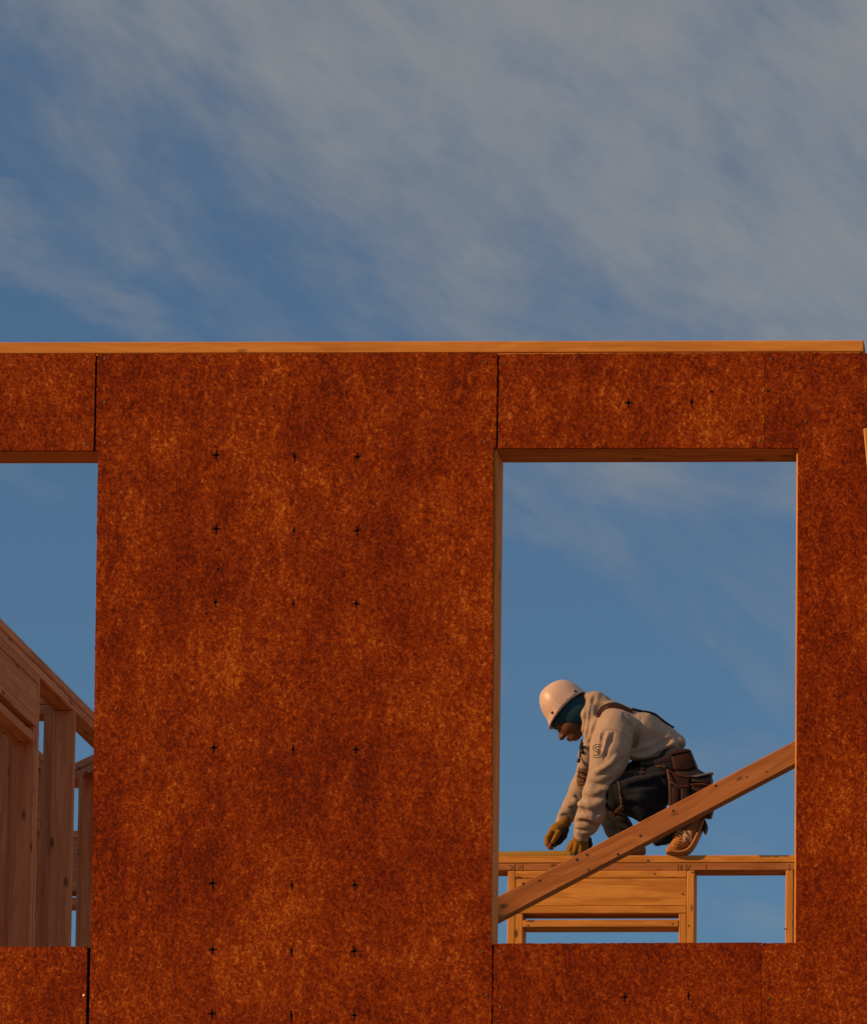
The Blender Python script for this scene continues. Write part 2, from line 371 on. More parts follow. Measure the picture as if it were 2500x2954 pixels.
def nail(p, normal, r, parent, mat=NAILM, h=0.002, name='nail_head'):
    M = Vector(normal).to_track_quat('Z', 'Y').to_matrix().to_4x4(); M.translation = Vector(p)
    return from_bm(name, disc_bm(r, h), mat, parent, M)
for px_, py_ in ((242, 2871), (246, 1280), (247, 1038), (302, 1035), (302, 1160), (305, 1275), (1400, 1045), (1398, 1275), (1454, 1046), (1455, 1280), (2190, 1270), (2222, 1035), (2306, 1060), (2322, 1216), (1402, 2870), (1442, 2745), (1442, 2905), (2215, 2880), (1390, 2745)):
    nail(at(px_, py_, YF), (-0.35, -1, 0.1), 0.0042, p_mid if px_ in (302, 305, 1400, 1398, 1402, 1390) else wall, GLINT_NAIL if px_ == 242 else NAILM)

# ---- deck behind the wall, floor of the upper storey
bm = box_bm(X_RIGHT-0.05-X_LEFT, 9.3, 0.24, 0)
tag(from_bm('floor_deck', bm, PLY, None, Matrix.Translation(((X_RIGHT-0.05+X_LEFT)/2, YB+9.3/2, ZDECK-0.12))), kind='structure')

# ---- generic bits of stud walls
def header_bay(fr, w, s0, s1, dep, ztop, mat=PINE, trim0=True, trim1=True, nj=1):
    """window header under the plates: flat, board, flat, gap, flat; king and trimmer studs beside it"""
    z = ztop - 0.0772
    lumber(fr, 'header_flat', w, s0, s1, 0, dep, z-0.038, z, mat)
    lumber(fr, 'header_board', w, s0, s1, 0.0025, dep-0.002, z-0.038-0.1405, z-0.0385, mat)
    lumber(fr, 'header_flat', w, s0, s1, 0.0005, dep, z-0.217, z-0.179, mat)
    zj = z-0.2175
    lumber(fr, 'sill_flat', w, s0+0.0385*nj if trim0 else s0, s1-0.0385*nj if trim1 else s1, 0, dep, zj-0.069, zj-0.031, mat)
    for k in range(nj):
        if trim0: lumber(fr, 'trimmer_stud', w, s0+0.0385*k, s0+0.038+0.0385*k, 0.001, dep-0.001, ZDECK+0.039, zj-0.0005, mat)
        if trim1: lumber(fr, 'trimmer_stud', w, s1-0.038-0.0385*k, s1-0.0385*k, 0.001, dep-0.001, ZDECK+0.039, zj-0.0005, mat)
    if trim0: lumber(fr, 'king_stud', w, s0-0.0386, s0-0.0006, 0, dep, ZDECK+0.039, z-0.0005, mat)
    if trim1: lumber(fr, 'king_stud', w, s1+0.0006, s1+0.0386, 0, dep, ZDECK+0.039, z-0.0005, mat)
def plates(fr, w, s0, s1, dep, ztop, mat=PINE, b_end=None):
    lumber(fr, 'top_plate', w, s0, s1, 0, dep, ztop-0.038, ztop, mat)
    lumber(fr, 'top_plate', w, s0+0.002, s1-0.002, 0.0015, dep-0.001, ztop-0.0768, ztop-0.0395, FIR if mat is PINE else mat)
    lumber(fr, 'bottom_plate', w, s0, s1, 0, dep, ZDECK+0.0005, ZDECK+0.0385, mat)
def studs(fr, w, ss, dep, ztop, mat=PINE):
    for s in ss: lumber(fr, 'stud', w, s, s+0.038, 0, dep, ZDECK+0.039, ztop-0.0772, mat)

# ---- far wall on which the carpenter crouches
YP = at(1860, 2467, 21.1).y
P_ = lambda zx, zy, d=0.0: at(1420+zx/1.96, 1900+zy/1.96, 21.1+d/1000.0)      # workspace coordinates of the window view
ZFAR = P_(900, 1112).z
far = empty('stud_wall', (-2.4, 21.1, ZDECK))
tag(far, 'sunlit bare stud wall with window header that the crouching carpenter is on', 'wall')
frf = Frame((0, 21.1, 0), (1, 0, 0))
fx = lambda zx: P_(zx, 1300).x
plates(frf, far, fx(-330), fx(2100), 0.14, ZFAR)
header_bay(frf, far, fx(129), fx(1096), 0.14, ZFAR)
studs(frf, far, [fx(-300), fx(1655), fx(1655)+0.41, fx(-300)-0.0385+0.08], 0.14, ZFAR)
# pencil layout marks on the lower plate
def pencil(zx0, zy0, zx1, zy1, w=0.0008):
    a, b_ = P_(zx0, zy0, -0.2), P_(zx1, zy1, -0.2); d = (b_-a).normalized(); n = Vector((-d.z, 0, d.x))*w
    bm = bmesh.new(); vs = [bm.verts.new(v) for v in (a+n, a-n, b_-n, b_+n)]
    f = bm.faces.new(vs); r = bmesh.ops.extrude_face_region(bm, geom=[f])
    for g in r['geom']:
        if isinstance(g, bmesh.types.BMVert): g.co.y += 0.002
    from_bm('pencil_mark', bm, simple_pencil, far)
simple_pencil = simple('pencil_graphite', (0.20, 0.11, 0.07), 0.9)
for q in ((95, 1168, 125, 1196), (124, 1168, 98, 1196), (126, 1163, 126, 1199), (140, 1170, 160, 1185), (160, 1172, 143, 1196), (169, 1163, 169, 1199),
          (1047, 1163, 1047, 1199), (1060, 1168, 1062, 1196), (1068, 1168, 1068, 1196), (1095, 1166, 1120, 1198), (1120, 1166, 1096, 1198), (1093, 1163, 1093, 1199), (1205, 1163, 1205, 1199), (1675, 1163, 1675, 1199)):
    pencil(*q)
for zx, zy in ((1128, 1208), (1108, 1510), (1016, 1500), (200, 1507), (880, 1142), (876, 1142), (1652, 1528), (915, 1216), (1072, 1330), (545, 1444), (340, 1440)):
    nail(P_(zx, zy, -1), (0, -1, 0), 0.0042, far)

# ---- wall seen through the left opening, running away from us
XW = -4.306
def Yon(px, xp, py=2300):
    d = RIGHT*((px-PX)/F_PX) + UP*((PY-py)/F_PX) + FWD
    return xp/(d.x/d.y)
inner = empty('stud_wall', (XW, 16.0, ZDECK))
tag(inner, 'shaded stud wall with header running away behind the left opening', 'wall')
fri = Frame((XW, 0, 0), (0, 1, 0))           # s = world Y, t points to -X
y_king = Yon(110, XW); y_st2 = Yon(209, XW)
plates(fri, inner, YB+DEP+0.002, 20.9, 0.089, ZTOP, SHADE_PINE)
header_bay(fri, inner, y_king-1.75, y_king-0.039, 0.089, ZTOP, SHADE_PINE, nj=1)
studs(fri, inner, [y_st2, y_st2+1.3, y_st2+1.7, y_king-1.75-0.45], 0.089, ZTOP, SHADE_PINE)
# a cross wall butting into it
cross = empty('stud_wall', (XW-0.6, 17.7, ZDECK))
tag(cross, 'short cross wall of studs butting into the shaded inner wall', 'wall')
frc = Frame((0, y_st2+0.06, 0), (1, 0, 0))
plates(frc, cross, XW-0.78, XW-0.0905, 0.14, ZTOP-0.0005, SHADE_PINE)
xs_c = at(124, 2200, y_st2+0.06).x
studs(frc, cross, [xs_c, at(-4, 2300, y_st2+0.06).x, at(-32, 2300, y_st2+0.06).x, at(-60, 2300, y_st2+0.06).x], 0.14, ZTOP, SHADE_PINE)
# parallel wall further left
par = empty('stud_wall', (-4.85, 18.9, ZDECK))
tag(par, 'half hidden stud wall glimpsed through the slot left of the wide stud', 'wall')
frp = Frame((at(110, 2160, 18.54).x, 0, 0), (0, 1, 0))
plates(frp, par, y_st2+0.21, 18.78, 0.14, ZTOP-0.001, SHADE_PINE)
studs(frp, par, [18.62, 18.70], 0.14, ZTOP, SHADE_PINE)
lumber(frp, 'header_board', par, 18.2, 18.615, 0.0, 0.14, ZTOP-0.36, ZTOP-0.22, SHADE_PINE)
# slanted bay wall at the right of that opening
bay = empty('stud_wall', (-4.4, 19.0, ZDECK))
tag(bay, 'angled bay wall of studs at the right edge of the left opening', 'wall')
def at_z(px, py, z):
    d = RIGHT*((px-PX)/F_PX) + UP*((PY-py)/F_PX) + FWD
    return CAM + d*((z-CAM.z)/d.z)
a0, a1 = at_z(214, 2201, ZTOP-0.002), at_z(257, 2181, ZTOP-0.002)
frb = Frame((a0.x, a0.y, 0), (a1.x-a0.x, a1.y-a0.y, 0))
plates(frb, bay, -0.16, 0.95, 0.14, ZTOP-0.002, SHADE_PINE)
studs(frb, bay, [0.055, 0.47], 0.14, ZTOP, SHADE_PINE)
# back wall through the slot
back = empty('stud_wall', (-5.0, 20.2, ZDECK))
tag(back, 'distant wall header seen in the narrow slot beside the bay wall', 'wall')
frk = Frame((0, 20.25, 0), (1, 0, 0))
plates(frk, back, -5.1, -4.52, 0.14, ZTOP-0.0015, SHADE_PINE)
header_bay(frk, back, -5.06, -4.6, 0.14, ZTOP-0.0015, SHADE_PINE)

# ---- made-up house out of view, added to shade the rooms behind the left opening
house = empty('added_shade_house', (-18.5, 12.6, 0))
tag(house, 'tall made-up house added out of view on the left to cast shade', 'house')
hx0, hx1, hy0, hy1, hz = -21.0, -16.0, 10.5, 16.5, 11.2
from_bm('wall', box_bm(hx1-hx0, hy1-hy0, hz, 0), OSB, house, Matrix.Translation(((hx0+hx1)/2, (hy0+hy1)/2, hz/2)))
bm = bmesh.new(); v_ = [bm.verts.new(q) for q in ((hx0-.2, hy0-.0, hz+.004), (hx1+.2, hy0-.0, hz+.004), (hx1+.2, hy1, hz+.004), (hx0-.2, hy1, hz+.004), (hx0-.2, (hy0+hy1)/2, hz+.2), (hx1+.2, (hy0+hy1)/2, hz+.2))]
for f_ in ((0, 1, 2, 3), (0, 4, 5, 1), (2, 5, 4, 3), (0, 3, 4), (1, 5, 2)): bm.faces.new([v_[i] for i in f_])
bmesh.ops.recalc_face_normals(bm, faces=bm.faces); from_bm('roof', bm, simple('roof_felt', (0.06, 0.06, 0.065), 0.9), house)
GLS = simple('dark_glass', (0.03, 0.04, 0.05), 0.1, 0.1, spec=0.5)
for wy in (11.3, 13.1):
    for wz in (1.2, 4.3, 7.6):
        w_ = from_bm('window', box_bm(0.06, 0.98, 1.32), PINE, house, Matrix.Translation((hx1+0.02, wy+0.3, wz+0.6)))
        from_bm('pane', box_bm(0.02, 0.84, 1.18, 0), GLS, w_, Matrix.Translation((hx1+0.045, wy+0.3, wz+0.6)))

# ---- diagonal brace behind the right opening
YBR = 19.0
a_t, b_t = at(1437, 2586, YBR), at(2292, 2135, YBR); a_b, b_b = at(1437, 2652, YBR), at(2292, 2205, YBR)
a_ = (a_t+a_b)/2; b_ = (b_t+b_b)/2; d_ = (b_-a_).normalized()
wd = ((a_t-a_b)+(b_t-b_b))/2; up_ = Vector((-d_.z, 0, d_.x)); wdt = abs(wd.dot(up_))
brace = beam('diagonal_brace', a_-d_*1.15+Vector((0, 0.0375, 0)), b_+d_*0.85+Vector((0, 0.0375, 0)), wdt, 0.075, up_, FIR)
tag(brace, 'slanting lumber brace crossing the right window opening in front of the carpenter', 'brace')
for zx, zy, r_ in ((1261, 719, .0080), (1020, 860, .0072), (836, 1002, .0080), (708, 1106, .0080), (534, 1110, .0080), (477, 1136, .0085), (543, 1195, .0065), (265, 1256, .0072), (174, 1272, .0072), (53, 1393, .0058), (608, 1168, .0043), (1437, 670, .0043), (1548, 638, .0043), (1258, 846, .0058)):
    p = at(1420+zx/1.96, 1900+zy/1.96, YBR-0.0002); nail(p, (0, -1, 0), r_*0.88, brace, NAILM)

# ---- plank leaning on the wall by the right edge of the picture
pt = at(2489, 1236, YF-0.075); pb = pt + Vector((0.30, -0.35, -3.0))
plank = beam('leaning_plank', pt+Vector((0.07, 0, 0)), pb+Vector((0.07, 0, 0)), 0.14, 0.038, (1, 0.0, 0), PINE)
tag(plank, 'bright lumber plank leaning on the sheathing at the right edge', 'plank')

# ---------------------------------------------------------------- the carpenter
ZU = 1.0/1147.0                                   # one workspace unit in metres
class SDF:
    """signed distance grid: blobs are blended in, creases carved out, then skinned with surface nets"""
    def __init__(s, lo, hi, h):
        s.lo = np.array(lo, np.float32); s.h = h
        s.n = np.maximum(4, np.ceil((np.array(hi)-np.array(lo))/h)).astype(int)+1
        s.f = np.full(tuple(s.n), 0.2, np.float32)
    def block(s, lo, hi):
        a = np.clip(np.floor((lo-s.lo)/s.h).astype(int), 0, s.n); b = np.clip(np.ceil((hi-s.lo)/s.h).astype(int)+1, 0, s.n)
        if (b <= a).any(): return None
        ax = [s.lo[i]+s.h*np.arange(a[i], b[i], dtype=np.float32) for i in range(3)]
        return tuple(slice(a[i], b[i]) for i in range(3)), (ax[0][:, None, None], ax[1][None, :, None], ax[2][None, None, :])
    def cap_d(s, g, a, b, ra, rb, ky):
        x, y, z = g; a = np.array(a); b = np.array(b); d = b-a; d2 = d.copy(); d2[1] /= ky
        L2 = max(float((d2*d2).sum()), 1e-12)
        px, py, pz = x-a[0], (y-a[1])/ky, z-a[2]
        t = np.clip((px*d2[0]+py*d2[1]+pz*d2[2])/L2, 0, 1)
        return np.sqrt((px-t*d2[0])**2+(py-t*d2[1])**2+(pz-t*d2[2])**2)-(ra+(rb-ra)*t)
    def cap(s, a, b, ra, rb, k=0.02, ky=1.0):
        a = np.array(a, np.float32); b = np.array(b, np.float32); m_ = max(ra, rb)*max(1, ky)+k+0.012
        q = s.block(np.minimum(a, b)-m_, np.maximum(a, b)+m_)
        if q is None: return
        sl, g = q; d = s.cap_d(g, a, b, ra, rb, ky); f = s.f[sl]
        if k > 0:
            h = np.clip(0.5+0.5*(f-d)/k, 0, 1); s.f[sl] = f*(1-h)+d*h-k*h*(1-h)
        else: s.f[sl] = np.minimum(f, d)
    def carve(s, a, b, ra, rb, k=0.008, ky=1.0):
        a = np.array(a, np.float32); b = np.array(b, np.float32); m_ = max(ra, rb)*max(1, ky)+k+0.012
        q = s.block(np.minimum(a, b)-m_, np.maximum(a, b)+m_)
        if q is None: return
        sl, g = q; d = -s.cap_d(g, a, b, ra, rb, ky); f = s.f[sl]
        h = np.clip(0.5-0.5*(f-d)/k, 0, 1); s.f[sl] = f*(1-h)+d*h+k*h*(1-h)
    def ell(s, c, axes, rad, k=0.01):
        c = np.array(c, np.float32); m_ = max(rad)+k+0.01; q = s.block(c-m_, c+m_)
        if q is None: return
        sl, g = q; p = [g[i]-c[i] for i in range(3)]
        l = [(p[0]*a[0]+p[1]*a[1]+p[2]*a[2]) for a in axes]
        k0 = np.sqrt(sum((l[i]/rad[i])**2 for i in range(3))); k1 = np.sqrt(sum((l[i]/rad[i]**2)**2 for i in range(3)))+1e-9
        d = (k0*(k0-1)/k1).astype(np.float32); f = s.f[sl]
        h = np.clip(0.5+0.5*(f-d)/k, 0, 1); s.f[sl] = f*(1-h)+d*h-k*h*(1-h)
    def chain(s, pts, k=0.02, ky=1.0):
        for p, q in zip(pts, pts[1:]): s.cap(P_(*p[:3]), P_(*q[:3]), p[3]*ZU, q[3]*ZU, k, ky)
    def crease(s, pts, r, dep=1.0, k=0.010):
        for p, q in zip(pts, pts[1:]): s.carve(P_(*p), P_(*q), r*ZU, r*ZU, k)
    def snap(s, zx, zy):
        """first surface point on the line of sight through a workspace point"""
        d = np.linspace(-260, 380, 480); q = np.array([P_(zx, zy, v)[:] for v in (d[0], d[-1])]); t_ = (d-d[0])/(d[-1]-d[0])
        pts = q[0][None]+(q[1]-q[0])[None]*t_[:, None]; ix = np.round((pts-s.lo)/s.h).astype(int)
        ok = ((ix >= 0) & (ix < s.n)).all(1); ix = np.clip(ix, 0, s.n-1); v = np.where(ok, s.f[ix[:, 0], ix[:, 1], ix[:, 2]], 1)
        w = np.argmax(v < 0); return pts[w] if v[w] < 0 else None
    def fold(s, path, r, sink=0.35, k=0.012, ridge=False):
        pp = smooth_path([Vector((x, y, 0)) for x, y in path], 5); P3 = [s.snap(p.x, p.y) for p in pp]; n_ = len(P3)
        for i in range(n_-1):
            if P3[i] is None or P3[i+1] is None or np.linalg.norm(P3[i]-P3[i+1]) > 0.04: continue
            w0 = max(0.25, math.sin(math.pi*(i+0.5)/n_)**0.6); rr = r*ZU*w0; o_ = np.array([0, 1, 0])*rr*(sink-1 if not ridge else 1-sink)
            (s.cap if ridge else s.carve)(P3[i]+o_, P3[i+1]+o_, rr, rr, k*w0)
    def wrinkle(s, amp, freqs, seed):
        rs = np.random.RandomState(seed); ax = [s.lo[i]+s.h*np.arange(s.n[i], dtype=np.float32) for i in range(3)]
        x, y, z = ax[0][:, None, None], ax[1][None, :, None], ax[2][None, None, :]
        for f_ in freqs:
            w = rs.normal(size=3); w /= np.linalg.norm(w); w2 = rs.normal(size=3)
            ph = rs.uniform(0, 6.28, 2)
            s.f += (amp*(20.0/f_)**0.7*np.sin(f_*(w[0]*x+w[1]*y+w[2]*z)+ph[0]+1.3*np.sin(0.45*f_*(w2[0]*x+w2[1]*y+w2[2]*z)+ph[1]))).astype(np.float32)
    def mesh(s, name, relax=2):
        f = s.f; ins = f < 0; n = s.n
        c = np.zeros(tuple(n-1), np.int8)
        for i in (0, 1):
            for j in (0, 1):
                for k in (0, 1): c += ins[i:n[0]-1+i, j:n[1]-1+j, k:n[2]-1+k]
        act = (c > 0) & (c < 8); idx = -np.ones(act.shape, np.int64); cells = np.argwhere(act); idx[act] = np.arange(len(cells))
        acc = np.zeros((len(cells), 3)); cnt = np.zeros(len(cells))
        cor = [(i, j, k) for i in (0, 1) for j in (0, 1) for k in (0, 1)]
        val = {q: f[cells[:, 0]+q[0], cells[:, 1]+q[1], cells[:, 2]+q[2]].astype(float) for q in cor}
        for q in cor:
            for ax in range(3):
                if q[ax]: continue
                r = list(q); r[ax] = 1; r = tuple(r); a, b = val[q], val[r]; m_ = (a < 0) != (b < 0)
                t = np.where(m_, a/np.where(m_, a-b, 1), 0); p = np.tile(np.array(q, float), (len(cells), 1)); p[:, ax] += t
                acc[m_] += p[m_]; cnt[m_] += 1
        v = s.lo+s.h*(cells+acc/cnt[:, None]); quads = []
        for ax in range(3):
            u, w = (ax+1) % 3, (ax+2) % 3
            sa = [slice(None)]*3; sb = [slice(None)]*3; sa[ax] = slice(0, n[ax]-1); sb[ax] = slice(1, n[ax])
            A, B = ins[tuple(sa)], ins[tuple(sb)]; e = np.argwhere(A != B)
            ok = (e[:, u] > 0) & (e[:, w] > 0) & (e[:, u] < n[u]-1) & (e[:, w] < n[w]-1); e = e[ok]; flip = A[e[:, 0], e[:, 1], e[:, 2]]
            def cell(du, dw):
                q = e.copy(); q[:, u] -= du; q[:, w] -= dw; return idx[q[:, 0], q[:, 1], q[:, 2]]
            qd = np.stack([cell(1, 1), cell(0, 1), cell(0, 0), cell(1, 0)], 1); qd[~flip] = qd[~flip][:, ::-1]; quads.append(qd)
        quads = np.concatenate(quads); quads = quads[(quads >= 0).all(1)]
        for _ in range(relax):                       # light smoothing
            sm = np.zeros_like(v); ct = np.zeros(len(v))
            for a in range(4):
                b = (a+1) % 4; np.add.at(sm, quads[:, a], v[quads[:, b]]); np.add.at(ct, quads[:, a], 1)
                np.add.at(sm, quads[:, b], v[quads[:, a]]); np.add.at(ct, quads[:, b], 1)
            v = v*0.5+0.5*sm/np.maximum(ct, 1)[:, None]
        me = bpy.data.meshes.new(name); me.vertices.add(len(v)); me.vertices.foreach_set('co', v.astype(np.float32).ravel())
        me.loops.add(quads.size); me.loops.foreach_set('vertex_index', quads.astype(np.int32).ravel())
        me.polygons.add(len(quads)); me.polygons.foreach_set('loop_start', np.arange(0, quads.size, 4, dtype=np.int32))
        me.update(calc_edges=True); me.validate()
        me.polygons.foreach_set('use_smooth', np.ones(len(me.polygons), bool)); return me
def grid(zx0, zy0, zx1, zy1, d0, d1, h):
    ps = [P_(x, y, d) for x in (zx0, zx1) for y in (zy0, zy1) for d in (d0, d1)]
    return SDF([min(p[i] for p in ps) for i in range(3)], [max(p[i] for p in ps) for i in range(3)], h)
def put(name, me, mat, parent, label=None):
    me.materials.append(mat); o = link(bpy.data.objects.new(name, me), Matrix(), parent)
    if label: o['label'] = label
    return o
def tube_bm(bm, pts, r, n=6):
    """round cord through pts; r a number or a list"""
    pts = [Vector(p) for p in pts]; rings = []
    for i, p in enumerate(pts):
        d = (pts[min(i+1, len(pts)-1)]-pts[max(i-1, 0)]).normalized(); a = d.orthogonal().normalized()
        if i: 
            a = prev - d*prev.dot(d); a.normalize()
        prev = a; b = d.cross(a); rr = r[i] if isinstance(r, (list, tuple)) else r
        rings.append([bm.verts.new(p+(a*math.cos(6.2832*k/n)+b*math.sin(6.2832*k/n))*rr) for k in range(n)])
    for A, B in zip(rings, rings[1:]):
        for k in range(n): bm.faces.new((A[k], A[(k+1) % n], B[(k+1) % n], B[k]))
    bm.faces.new(rings[0][::-1]); bm.faces.new(rings[-1])
def smooth_path(pts, n=6):
    out = []; P = [Vector(p) for p in pts]
    for i in range(len(P)-1):
        a, b, c, d = P[max(i-1, 0)], P[i], P[i+1], P[min(i+2, len(P)-1)]
        for k in range(n):
            t = k/n; out.append(0.5*((2*b)+(c-a)*t+(2*a-5*b+4*c-d)*t*t+(3*b-a-3*c+d)*t**3))
    out.append(P[-1]); return out
def prism(name, outline, d0, d1, mat, parent, bev=0.006, taper=1.0):
    """leather pouch or slab: outline in workspace units, from depth d0 (near) to d1"""
    bm = bmesh.new(); cx = sum(p[0] for p in outline)/len(outline); cy = sum(p[1] for p in outline)/len(outline)
    A = [bm.verts.new(P_(cx+(x-cx)*taper, cy+(y-cy)*taper, d0)) for x, y in outline]
    off = P_(cx, cy, d1)-P_(cx, cy, d0); off.x = off.z = 0
    B = [bm.verts.new(P_(x, y, d0)+off) for x, y in outline]
    n = len(A); bm.faces.new(A); bm.faces.new(B[::-1])
    for i in range(n): bm.faces.new((A[i], B[i], B[(i+1) % n], A[(i+1) % n]))
    bmesh.ops.recalc_face_normals(bm, faces=bm.faces)
    if bev: bmesh.ops.bevel(bm, geom=list(bm.edges), offset=bev, segments=3, affect='EDGES', profile=0.5, clamp_overlap=True)
    return from_bm(name, bm, mat, parent, None, True)

def fabric(name, a, b, scale=260, bmp=0.25, rough=0.95, heather=0.5):
    mt, t, bs = new_mat(name); v, _ = obj_coord(t, 0.0)
    n1 = noise(t, v, scale, 3, 0.7); n2 = noise(t, v, 7, 4, 0.6)
    c = mix(t, ramp(t, n1, [(0.5-heather*0.4, 0.0), (0.5+heather*0.4, 1.0)]), a, b)
    c = mix(t, math_n(t, 'MULTIPLY', ramp(t, n2, [(0.45, 0.0), (0.75, 1.0)]), 0.35), c, tuple(x*0.55 for x in a))
    L(t, c, bs.inputs['Base Color']); bs.inputs['Roughness'].default_value = rough; bs.inputs['Specular IOR Level'].default_value = 0.1
    bs.inputs['Sheen Weight'].default_value = 0.08
    bump(t, bs, n1, bmp, 0.003); return mt
HOODIE = fabric('heather_grey_fleece', (0.29, 0.225, 0.175), (0.43, 0.345, 0.275))
DENIM = fabric('dark_worn_denim', (0.007, 0.011, 0.018), (0.017, 0.020, 0.027), 180)
KNEE = fabric('black_knee_lining', (0.006, 0.009, 0.013), (0.012, 0.015, 0.019), 200)
TEAL = fabric('dark_teal_knit', (0.010, 0.048, 0.074), (0.018, 0.070, 0.104), 220)
THREAD = fabric('frayed_tan_threads', (0.13, 0.072, 0.036), (0.25, 0.145, 0.075), 300)
GLOVE = fabric('ochre_work_glove', (0.185, 0.095, 0.012), (0.26, 0.135, 0.016), 320)
PALM = fabric('black_rubber_palm', (0.010, 0.015, 0.019), (0.020, 0.026, 0.03), 200, rough=0.6)
SKIN = simple('weathered_skin', (0.10, 0.040, 0.026), 0.55, 0.15, 60, spec=0.35)
LEATHER = simple('oiled_red_leather', (0.018, 0.0045, 0.004), 0.6, 0.45, 22, bmp=0.25, spec=0.2, c2=(0.042, 0.010, 0.007))
LEATHER_D = simple('dark_leather', (0.014, 0.007, 0.007), 0.55, 0.4, 30, bmp=0.2)
SHOE = simple('tan_suede', (0.33, 0.135, 0.045), 0.85, 0.25, 60, bmp=0.15, spec=0.15)
SOLE = simple('gum_rubber', (0.36, 0.17, 0.065), 0.6, 0.15, 30)
PATCH = simple('pale_leather_patch', (0.55, 0.40, 0.27), 0.7, 0.1, 50)
HELMET = None
def helmet_mat():
    mt, t, b = new_mat('scuffed_white_plastic'); v, _ = obj_coord(t, 0)
    n = noise(t, v, 9, 5, 0.6); s1 = noise(t, mapping(t, v, rot=(0.4, 0.7, 0.2), scale=(30, 30, 260)), 1.0, 3, 0.6)
    s2 = noise(t, mapping(t, v, rot=(0.2, -0.6, 1.0), scale=(30, 30, 300)), 1.0, 3, 0.6)
    c = mix(t, ramp(t, n, [(0.35, 0.0), (0.7, 1.0)]), (0.50, 0.375, 0.31), (0.60, 0.46, 0.385))
    sc = math_n(t, 'MAXIMUM', ramp(t, s1, [(0.63, 0.0), (0.70, 1.0)]), ramp(t, s2, [(0.64, 0.0), (0.71, 1.0)]))
    c = mix(t, math_n(t, 'MULTIPLY', sc, 0.45), c, (0.30, 0.22, 0.17)); L(t, c, b.inputs['Base Color'])
    b.inputs['Roughness'].default_value = 0.42; return mt
HELMET = helmet_mat()
DARK = simple('black_plastic', (0.008, 0.010, 0.012), 0.5)

base = P_(1000, 1112, 70); base.z = ZFAR
person = empty('person', base)
tag(person, 'crouching carpenter in pale helmet, grey hoodie and torn jeans on the sunlit wall', 'person')
def on_plate(zx, d, lift=0.0):
    """workspace height at which a point of depth d lies 'lift' metres above the plate"""
    lo, hi = 900.0, 1300.0
    for _ in range(40):
        m_ = (lo+hi)/2
        if P_(zx, m_, d).z > ZFAR+lift: lo = m_
        else: hi = m_
    return lo

# head frame: f = towards the face, u = towards the crown, s = sideways (towards the camera)
HU = Vector((-0.735, 0, 0.678)); HF = Vector((-0.678, 0, -0.735)); HS = Vector((0, -1, 0))
HC = P_(425, 318, 80)
def hp(f, u, s=0.0): return HC + (HF*f + HU*u + HS*s)*ZU
AX = (tuple(HF), tuple(HS), tuple(HU))

# --- body: one continuous surface, mostly under the clothes
b_ = grid(255, 90, 1260, 1150, -230, 380, 0.0048)
def hell(f, u, s, rf, rs, ru, k=0.010): b_.ell(hp(f, u, s), AX, (rf*ZU, rs*ZU, ru*ZU), k)
hell(-12, 30, 0, 108, 86, 112); hell(25, -40, 0, 78, 72, 100, 0.02)          # skull, face
hell(62, -118, 0, 30, 36, 26, 0.02)                                            # chin
for s_ in (-1, 1):
    hell(50, -62, s_*40, 34, 26, 28, 0.015)                                    # cheek bones
    hell(78, -12, s_*30, 20, 30, 13, 0.012)                                    # brows
    hell(-10, -28, s_*76, 20, 8, 28, 0.006)                                    # ears
b_.cap(hp(92, -18), hp(124, -66), 10*ZU, 15*ZU, 0.008)                         # nose
hell(112, -68, 0, 17, 21, 13, 0.006)
hell(101, -97, 0, 13, 27, 8, 0.005); hell(97, -112, 0, 13, 24, 8, 0.005)       # lips
b_.carve(hp(112, -105, -22), hp(112, -105, 22), 3*ZU, 3*ZU, 0.003)
for s_ in (-1, 1): b_.carve(hp(104, -32, s_*34), hp(102, -32, s_*36), 12*ZU, 12*ZU, 0.006)
b_.chain([(470, 330, 80, 62), (560, 330, 80, 66)], 0.03)                       # neck
b_.chain([(560, 330, 80, 62), (700, 405, 80, 78), (870, 455, 80, 66), (1010, 575, 80, 60)], 0.04, 1.25)
b_.chain([(690, 410, -40, 52), (630, 680, -85, 36), (505, 985, 15, 25), (490, 1045, 20, 20)], 0.03)
b_.chain([(660, 420, 210, 52), (515, 720, 230, 34), (410, 915, 125, 24), (375, 965, 105, 19)], 0.03)
b_.chain([(1020, 625, 5, 60), (690, 770, -70, 62), (870, 870, -40, 52), (1110, 945, 5, 36), (1060, 1060, 5, 28)], 0.03)
b_.chain([(1020, 620, 160, 62), (560, 705, 205, 60), (690, 910, 170, 52), (790, 1060, 118, 36), (700, 1100, 110, 26)], 0.03)
body = put('body', b_.mesh('body'), SKIN, person)
EYE = simple('dark_eye', (0.02, 0.015, 0.012), 0.2)
for s_ in (-1, 1):
    bm = bmesh.new(); bmesh.ops.create_uvsphere(bm, u_segments=10, v_segments=8, radius=11*ZU)
    from_bm('eye', bm, EYE, body, Matrix.Translation(hp(84, -33, s_*33)), True)

# --- dark knit worn under the helmet: covers skull and nape, open over the face
k_ = grid(300, 150, 640, 480, -40, 200, 0.0045)
def kell(f, u, s, rf, rs, ru, k=0.010): k_.ell(hp(f, u, s), AX, (rf*ZU, rs*ZU, ru*ZU), k)
kell(-12, 30, 0, 119, 100, 120); kell(-38, -34, 0, 98, 99, 92, 0.03)
k_.cap(P_(500, 300, 80), P_(560, 330, 80), 72*ZU, 74*ZU, 0.03)
# band edge across the brow, then the opening for the face
kell(18, 2, 0, 100, 96, 28, 0.012)
k_.carve(hp(160, -110, 0), hp(150, -112, 0), 122*ZU, 122*ZU, 0.006)
put('knit_hood', k_.mesh('knit_hood'), TEAL, person)

